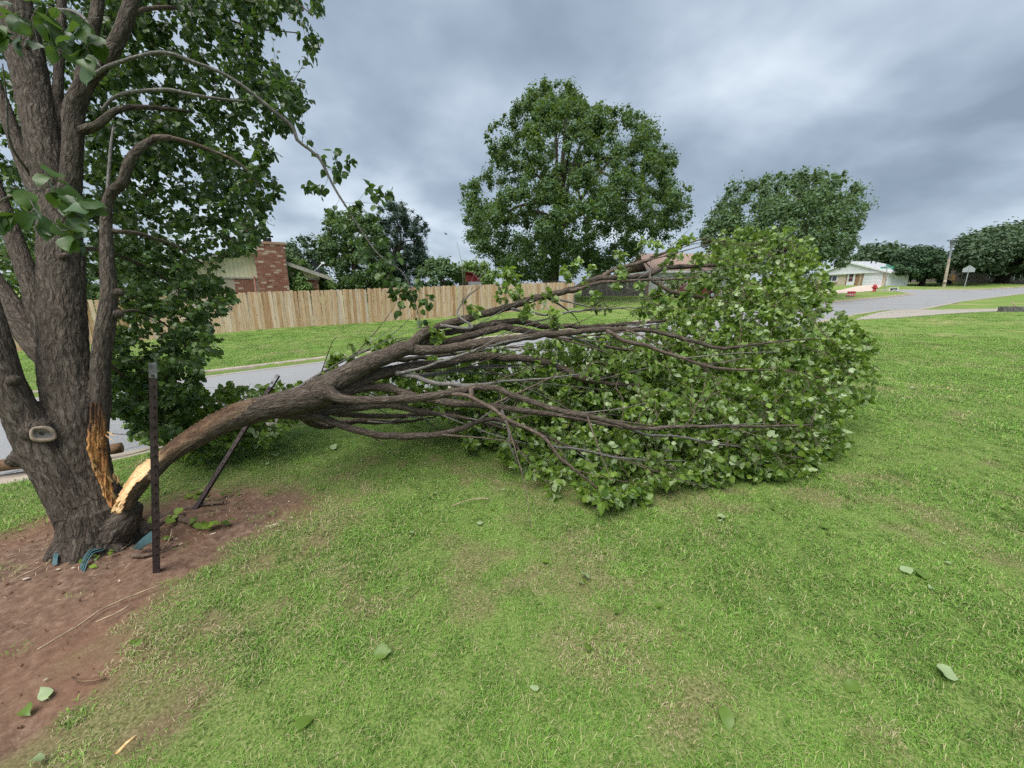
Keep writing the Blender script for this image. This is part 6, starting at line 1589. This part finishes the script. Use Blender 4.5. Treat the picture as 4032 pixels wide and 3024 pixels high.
for a_, b_ in ((D(1755, 560), D(1790, 640)), (D(1800, 690), D(1870, 735)), (D(1870, 735), D(1870, 840)), (D(1870, 840), D(1790, 905)), (D(1790, 905), D(1812, 975)), (D(1560, 515), D(1720, 505)), (D(1720, 505), D(1755, 570)), (D(1420, 650), D(1560, 515)), (D(1812, 975), D(1500, 1035)), (D(1400, 1080), D(1180, 1045))):
    for _ in range(14):
        t_ = rng.random(); x, y = lerp(a_[0], b_[0], t_), lerp(a_[1], b_[1], t_); nx_, ny_ = b_[1] - a_[1], -(b_[0] - a_[0]); l_ = math.hypot(nx_, ny_); o_ = rng.uniform(-12, 34)
        x, y = x + nx_ / l_ * o_, y + ny_ / l_ * o_; p = P(x, y, crown_depth(x, y) + rng.uniform(.1, .8))
        if p[2] < .05: r_ = ray(x, y); p = CAM + r_ * ((.05 - CAM[2]) / r_[2])
        ct.append(p)
twf.grow(ct, .0038, sag=.03, side_noise=.06, penal=.8)
twf.build('twigs', M_TWIG, fall, 4)
# sprays of the crown's ragged right end are grown with the rest (targets below)
# bare thin shoots that lie over the face of the crown
tw5 = Twigs()
for q in FB: tw5.seed(q[int(len(q) * .35):])
face = []
for x, y in sample_poly(crown, 420):
    if x < 1900: continue
    p = P(x, y, crown_depth(x, y) - rng.uniform(.0, .10))
    if p[2] > .1: face.append(p)
tw5.grow(face, .0052, sag=.05, side_noise=.05, r_end=.0016, penal=1.6, maxlen=1.3)
tw5.build('twigs', M_TWIG, fall, 5)
A, Dv = twf.leaves(12.5, .55, .04)
g_ = H(A[:, 0], A[:, 1]); A[:, 2] = np.maximum(A[:, 2], g_ + .015)
v = A - CAM; dep = v[:, 1] * CP - v[:, 2] * SP; pxx = 2016 + F * v[:, 0] / dep; pyy = 1512 - F * (v[:, 1] * SP + v[:, 2] * CP) / dep
N = len(A)
right = sstep(2400, 3200, pxx)[:, None]
ax = unit(Dv * .7 + np.array([.35, -.05, -.45]) + rng.normal(0, .42, (N, 3)))
nm = unit(rng.normal(0, .62, (N, 3)) + np.array([.1, -.30, .55]) - right * np.array([-.1, .1, .55]) + np.array([0, -.35, 0]) * right)
R = leaf_frames(ax, nm); size = rng.uniform(.036, .066, N); kind = rng.integers(0, 6, N)
tint = np.clip(rng.beta(1.8, 2.0, N) + .2 * (vnoise(A[:, 0] * 2, A[:, 1] * 2 + A[:, 2] * 2, 1.6, 4) - .5), 0, 1)
score = dep + .15 * rng.random(N)
leaf_field('foliage', A, R, size, kind, tint, M_LEAF, fall, 300, score)

# ================================================================== POSTS AND LITTER
def t_post(name, label, b, t, tip, face):
    root = thing(name, label, 'post', b)
    ax = unit((t - b)[None])[0]; L = np.linalg.norm(t - b); f = np.array(face, float); f = unit((f - ax * (f @ ax))[None])[0]; s = np.cross(ax, f)
    def seg(nm, a0, a1, mat, parent):
        m = MB()
        for (w0, w1, d0, d1) in ((-.0165, .0165, 0, .005), (-.003, .003, -.030, .0)):
            p0 = b + ax * a0; pr = [p0 + s * w0 + f * d0, p0 + s * w1 + f * d0, p0 + s * w1 + f * d1, p0 + s * w0 + f * d1]; m.prism(pr, ax * (a1 - a0))
        return m.build(nm, mat, parent)
    sh = seg('shaft', -.15, L - tip, M_POSTSTEEL, root); seg('tip', L - tip, L, M_POSTTIP, root)
    k = .12
    while k < L - .05:
        m = MB(); m.box(b + ax * k + f * .0075, (.009, .007, .012), np.stack([s, f, ax], 1)); m.build('stud', M_POSTSTEEL, sh); k += .055
    return root
b = G(617, 2250); r = ray(603, 1430); t = CAM + r * (b[1] / r[1])
t_post('steel_post', 'dark brown steel post standing upright in front of the torn trunk', b, t, .075, (.35, -1, .1))
b = G(772, 1996); t = P(1094, 1476, 3.32)
t_post('steel_post', 'dark steel post leaning right beneath the fallen limb', b, t, .12, (-.2, -1, .3))

def ground_tube(name, pxs, r, mat, parent=None, **kw):
    q = np.array([(*G(x, y), rr) for (x, y), rr in zip(pxs, r)]); q = spline(q, .03); q[:, 2] = H(q[:, 0], q[:, 1]) - .012 + q[:, 3] * .35 + (vnoise(q[:, 0], q[:, 1], 7, 2) - .5) * .012
    m = MB(); m.tube(q[:, :3], q[:, 3], 8); return m.build(name, mat, parent, True, **kw)
ground_tube('surface_root', [(560, 2080), (640, 2030), (720, 2005), (790, 1985), (880, 1975)], [.034, .028, .024, .02, .010], M_ROOT, pear)
ground_tube('surface_root', [(600, 2070), (680, 2040), (740, 2050), (775, 2062)], [.03, .026, .022, .012], M_ROOT, pear)
ground_tube('surface_root', [(520, 2180), (560, 2185), (640, 2165), (700, 2140)], [.016, .012, .009, .005], M_ROOT, pear)
for k, (pts_, lab) in enumerate((([(150, 2570), (300, 2480), (420, 2400), (560, 2340), (640, 2310)], 'long thin dry runner across the bare earth left of the post'), ([(380, 2460), (450, 2430), (520, 2390)], 'short dry twig lying on the bare earth below the post'), ([(290, 2680), (330, 2695), (420, 2680)], 'dark curved twig on the bare earth near the left edge'), ([(60, 2290), (120, 2260), (170, 2235)], 'pale dry stalk beside the trunk at the left edge'), ([(1780, 2010), (1850, 1985), (1930, 1978)], 'curved pale grass stalk on the lawn below the limb'), ([(470, 3000), (510, 2960), (545, 2930)], 'orange-brown sliver of wood in the grass at the bottom edge'), ([(640, 2170), (670, 2130), (680, 2090)], 'thin dry twig on the soil right of the upright post'))):
    q = np.array([G(x, y) for x, y in pts_]); q = spline(np.c_[q, np.full(len(q), .004 if k != 5 else .006)], .03); q[:, 2] = H(q[:, 0], q[:, 1]) + (.012 if k < 4 or k == 6 else .035) + .006 * rng.random(len(q))
    m = MB(); m.tube(q[:, :3], q[:, 3], 5); m.build('dry_twig', (M_DRYSTICK, M_DRYSTICK, M_BARK if False else M_LOG, M_DRYSTICK, M_DRYSTICK, M_SPLINTER, M_DRYSTICK)[k], None, True, label=lab, cat='twig', group='dry twigs and stalks on the ground')

# plastic edging
def strip(name, label, rows, th, ribs=0):
    V = np.array(rows, float); n = V.shape[0]; mb = MB(); nn = unit(np.cross(V[-1, 0] - V[0, 0], V[0, -1] - V[0, 0])[None])[0] * th
    k = V.shape[1]; ii = np.arange(n * k).reshape(n, k); q = np.stack([ii[:-1, :-1], ii[:-1, 1:], ii[1:, 1:], ii[1:, :-1]], -1).reshape(-1, 4)
    mb.add(V.reshape(-1, 3), q); mb.add(V.reshape(-1, 3) + nn, q[:, ::-1]); 
    ring = list(ii[0]) + list(ii[1:, -1]) + list(ii[-1, ::-1][1:]) + list(ii[::-1, 0][1:-1]); W = V.reshape(-1, 3)[ring]; m_ = len(ring)
    mb.add(np.r_[W, W + nn], [(i, (i + 1) % m_, m_ + (i + 1) % m_, m_ + i) for i in range(m_)])
    return mb.build(name, M_PLASTIC, None, False, label=label, cat='edging', group='broken plastic edging round the trunk')
a, b_, c, d_ = G(523, 2166), P(606, 2094, 2.33), P(604, 2143, 2.26), G(556, 2173)
rows = [[lerp(lerp(a, b_, t), lerp(d_, c, t), s) + np.array([0, 0, .012 + .01 * math.sin(t * 3)]) for s in (0, .5, 1)] for t in np.linspace(0, 1, 6)]
strip('edging_strip', 'flat blue-green plastic edging piece behind the upright post', rows, .004)
A_ = [G(x, y, z) for x, y, z in ((318, 2240, .008), (336, 2212, .03), (362, 2186, .042), (395, 2172, .035), (428, 2150, .02))]
sp = spline(np.c_[np.array(A_), np.full(5, .02)], .02)
rows = [[q[:3] + np.array([.010 * math.cos(j * 2.4) + j * .007, -.004 * j, .005 * (j % 2) - .003 * j]) for j in range(6)] for q in sp]
strip('edging_strip', 'curled ribbed dark green edging piece against the trunk base', rows, .003)
A_ = [G(x, y, z) for x, y, z in ((206, 2228, .005), (212, 2212, .025), (220, 2196, .035))]
sp = spline(np.c_[np.array(A_), np.full(3, .02)], .02)
rows = [[q[:3] + np.array([j * .010, 0, .003 * (j % 2)]) for j in range(4)] for q in sp]
strip('edging_strip', 'small dark edging scrap at the left of the trunk base', rows, .003)

# pale chips
zc = Zm(500, 1900, 800 / 1270.)
chips = [(*zc(248, 300), 'uppermost pale chip just right of the upright post'), (*zc(242, 355), 'pale chip right of the upright post beside a dry twig'), (*zc(308, 356), 'flat pale chip a hand right of the upright post'), (*zc(338, 388), 'small pale chip lower right of the upright post'), (*zc(540, 323), 'white chip below the leaf cluster on the bare earth'),
         (*zc(742, 188), 'lone white chip right of the leaning post'), (*zc(925, 265), 'brightest chip at the right end of the bare earth'), (*zc(875, 276), 'thin chip left of the brightest chip'), (*zc(1030, 223), 'pale chip furthest right on the bare earth'), (*zc(943, 305), 'small chip just below the brightest chip'), (*zc(1012, 122), 'tiny chip at the far right rim of the bare earth'),
         (104, 2281, 'large pale chip left of the trunk base'), (289, 2239, 'chip by the ribbed edging at the trunk base'), (230, 2244, 'chip in front of the trunk base, left of the ribbed edging'), (470, 2290, 'tiny chip on the soil left of the upright post'), (180, 2680, 'pale chip low on the reddish earth near the left edge')]
for k, (x, y, lab) in enumerate(chips):
    p = G(x, y); L = rng.uniform(.006, .012) * (1.7 if k in (11, 4, 6) else 1); w = L * rng.uniform(.4, .7); az = rng.uniform(0, 6.28)
    R_m = np.array([[math.cos(az), -math.sin(az), .2], [math.sin(az), math.cos(az), .15], [0, -.2, 1]])
    m = MB(); pr = [(-L, 0, 0), (-.4 * L, -w, 0), (.6 * L, -.8 * w, 0), (L, .1 * w, 0), (.3 * L, w, 0), (-.6 * L, .7 * w, 0)]
    m.prism([R_m @ np.array(q) + p + [0, 0, .004] for q in pr], (0, 0, .0025)); m.build('wood_chip', M_CHIP, None, False, label=lab, cat='wood chip', group='pale chips on the bare earth')

# loose leaves on lawn and earth
loose = [(1558, 1118, 'pale upturned leaf on the open lawn right of the leafy tip', .085, 1), (1517, 1050, 'pale leaf on the grass just below the crown edge', .085, 1), (1770, 1143, 'bluish leaf lying alone on the right lawn', .07, 0), (1268, 1248, 'pale curled leaf on the lawn in the middle', .085, 1), (1250, 1262, 'leaf beside the pale curled leaf in mid lawn', .05, 1), (810, 1422, 'green leaf with stalk on the grass below the bare earth', .085, 0), (1975, 1244, 'blue-green leaf of the pair on the right lawn', .085, 0), (1950, 1232, 'left leaf of the pair on the right lawn', .075, 1), (2050, 1456, 'pale folded leaf with stalk near the right edge', .10, 1), (640, 1582, 'yellow-green leaf in the grass at the bottom', .075, 0), (285, 1393, 'green leaf on the reddish earth', .07, 0), (296, 1408, 'small yellow leaf piece on the reddish earth', .04, 0), (105, 1510, 'pale leaf and twig on the earth at lower left', .065, 1), (55, 1532, 'dark leaf on the earth near the left edge', .06, 0), (92, 1640, 'pale green leaf at the bottom left corner', .06, 1), (1030, 1137, 'small white curled leaf on mid lawn', .05, 1), (1975, 842, 'leaf on the far right lawn by the crown', .10, 1), (2080, 846, 'lone leaf far out on the right lawn', .10, 1), (1265, 1412, 'dark leaf standing in the grass near the bottom', .06, 0), (850, 1130, 'dark curled leaf below the fallen limb', .05, 0), (1000, 968, 'hanging-down leaf on the grass beneath the low branch', .07, 0), (1430, 1320, 'yellowish leaf in the middle lawn', .05, 0), (1850, 1490, 'dark leaf deep in the grass at lower right', .07, 0), (1560, 1540, 'dark green leaf at the bottom of the right lawn', .08, 0), (1240, 1020, 'leaf on the shaded grass in front of the crown', .075, 1), (606, 985, 'pale leaf on the grass beyond the limb', .09, 1), (715, 975, 'second pale leaf on the grass beyond the limb', .09, 1), (350, 1165, 'leaf at the foot of the upright post', .06, 0)]
for (x, y, lab, s, pale) in loose:
    p = GD(x, y, .03 if dirt_mask(*[np.array([q]) for q in GD(x, y)[:2]])[0] < .4 else .008); k = int(rng.integers(0, 6)); V, Q, T = LEAVES[k]
    me = make_mesh('loose_leaf', V * s * .8, Q, T, [M_LEAF], True, {'tint': np.full(len(V), .75 if pale else .45)})
    o = link('loose_leaf', me, None, lab, 'leaf', 'loose leaves on the ground', loc=tuple(p), rot=(rng.normal(0, .25) + (math.pi if pale else 0), rng.normal(0, .25), rng.uniform(0, 6.28)))
# leaf scraps blown round the crown
m = MB(); n_ = 0
for _ in range(260):
    a_ = rng.uniform(0, 6.28); rr_ = rng.uniform(.8, 1.9) if rng.random() < .75 else rng.uniform(1.5, 4.5)
    x, y = 1.7 + 2.2 * rr_ * math.cos(a_) * .8, 4.3 + 1.6 * rr_ * math.sin(a_)
    if y < 1.2 or in_poly(np.array([x]), np.array([y]), ROAD_POLY)[0]: continue
    V, Q, T = LEAVES[int(rng.integers(0, 6))]; s_ = rng.uniform(.015, .04); az = rng.uniform(0, 6.28); tl = rng.normal(0, .5)
    R_ = np.array(Matrix.Rotation(az, 3, 'Z') @ Matrix.Rotation(tl + (math.pi if rng.random() < .4 else 0), 3, 'X'))
    m.add(V * s_ @ R_.T + [x, y, Hs(x, y) + .018], Q, T, tint=float(rng.random()))
m.build('leaf_scraps', M_LEAF, None, True, label='small torn leaf scraps scattered on the lawn round the crown', cat='leaf litter', kind='stuff')
# little leafy weeds and shoots on the bare earth
for (x, y, n_, s, lab) in ((430, 1135, 7, .055, 'fallen leaf cluster on the earth right of the upright post'), (478, 1133, 6, .055, 'leaf cluster beside a dry twig on the bare earth'), (318, 1140, 8, .05, 'leafy shoots at the right foot of the trunk'), (365, 1125, 5, .055, 'pair of broad leaves just right of the upright post'), (425, 1075, 7, .055, 'wilted leaves by the foot of the leaning post'), (505, 1068, 5, .035, 'tiny green weed behind the leaning post'), (215, 1205, 10, .03, 'small green weeds at the base of the trunk')):
    root = thing('leaf_cluster', lab, 'leaves', GD(x, y), 'leaf clusters on the bare earth'); c = GD(x, y)
    for _ in range(n_):
        V, Q, T = LEAVES[int(rng.integers(0, 6))]; me = make_mesh('leaf', V * s * rng.uniform(.7, 1.2), Q, T, [M_LEAF], True, {'tint': np.full(len(V), rng.random())})
        link('leaf', me, root, loc=tuple(c + [rng.normal(0, .05), rng.normal(0, .03), rng.uniform(.008, .03)]), rot=(rng.normal(0, .35), rng.normal(0, .35), rng.uniform(0, 6.28)))
# dry grass litter on the bare patch
m = MB(); cand = scatter(.8, 5.2, 330); dmk = dirt_mask(cand[:, 0], cand[:, 1]); cl = vnoise(cand[:, 0], cand[:, 1], 2.3, 21)
cand = cand[(dmk > .25) & (rng.random(len(cand)) < np.clip((cl - .35) * 2.4, .03, 1))]; hz = H(cand[:, 0], cand[:, 1])
for (x, y), z_ in zip(cand, hz):
    az = rng.uniform(0, 6.28); L = rng.uniform(.012, .05); d = np.array([math.cos(az), math.sin(az), 0]); s_ = np.array([-d[1], d[0], 0]) * rng.uniform(.0008, .0018)
    p = np.array([x, y, z_ - .006]); e = p + d * L + [0, 0, rng.uniform(0, .012)]; c_ = (p + e) / 2 + np.array([0, 0, .006]) + s_ * rng.normal(0, 3)
    m.add([p - s_, p + s_, c_ + s_, c_ - s_, e], [(0, 1, 2, 3)], [(3, 2, 4)])
m.build('dry_grass_litter', M_DRYSTICK, None, False, label='dry grass litter strewn over the bare earth', cat='litter', kind='stuff')
# crumbs of soil
m = MB(); n_ = 0
cand = scatter(.8, 5.0, 260); cand = cand[dirt_mask(cand[:, 0], cand[:, 1]) > .6]
for (x, y) in cand:
    r_ = .002 + .007 * rng.random() ** 3; s_ = rng.uniform(.6, 1.2, 3); z_ = Hs(x, y) - .012
    V = np.array([(1, 0, 0), (-1, 0, 0), (0, 1, 0), (0, -1, 0), (0, 0, 1), (0, 0, -1)]) * r_ * s_ + [x, y, z_ + r_ * .5]
    m.add(V, (), [(0, 2, 4), (2, 1, 4), (1, 3, 4), (3, 0, 4), (2, 0, 5), (1, 2, 5), (3, 1, 5), (0, 3, 5)])
m.build('soil_crumbs', M_CLOD, None, False, label='loose crumbs of red-brown soil on the bare patch', cat='soil', kind='stuff')
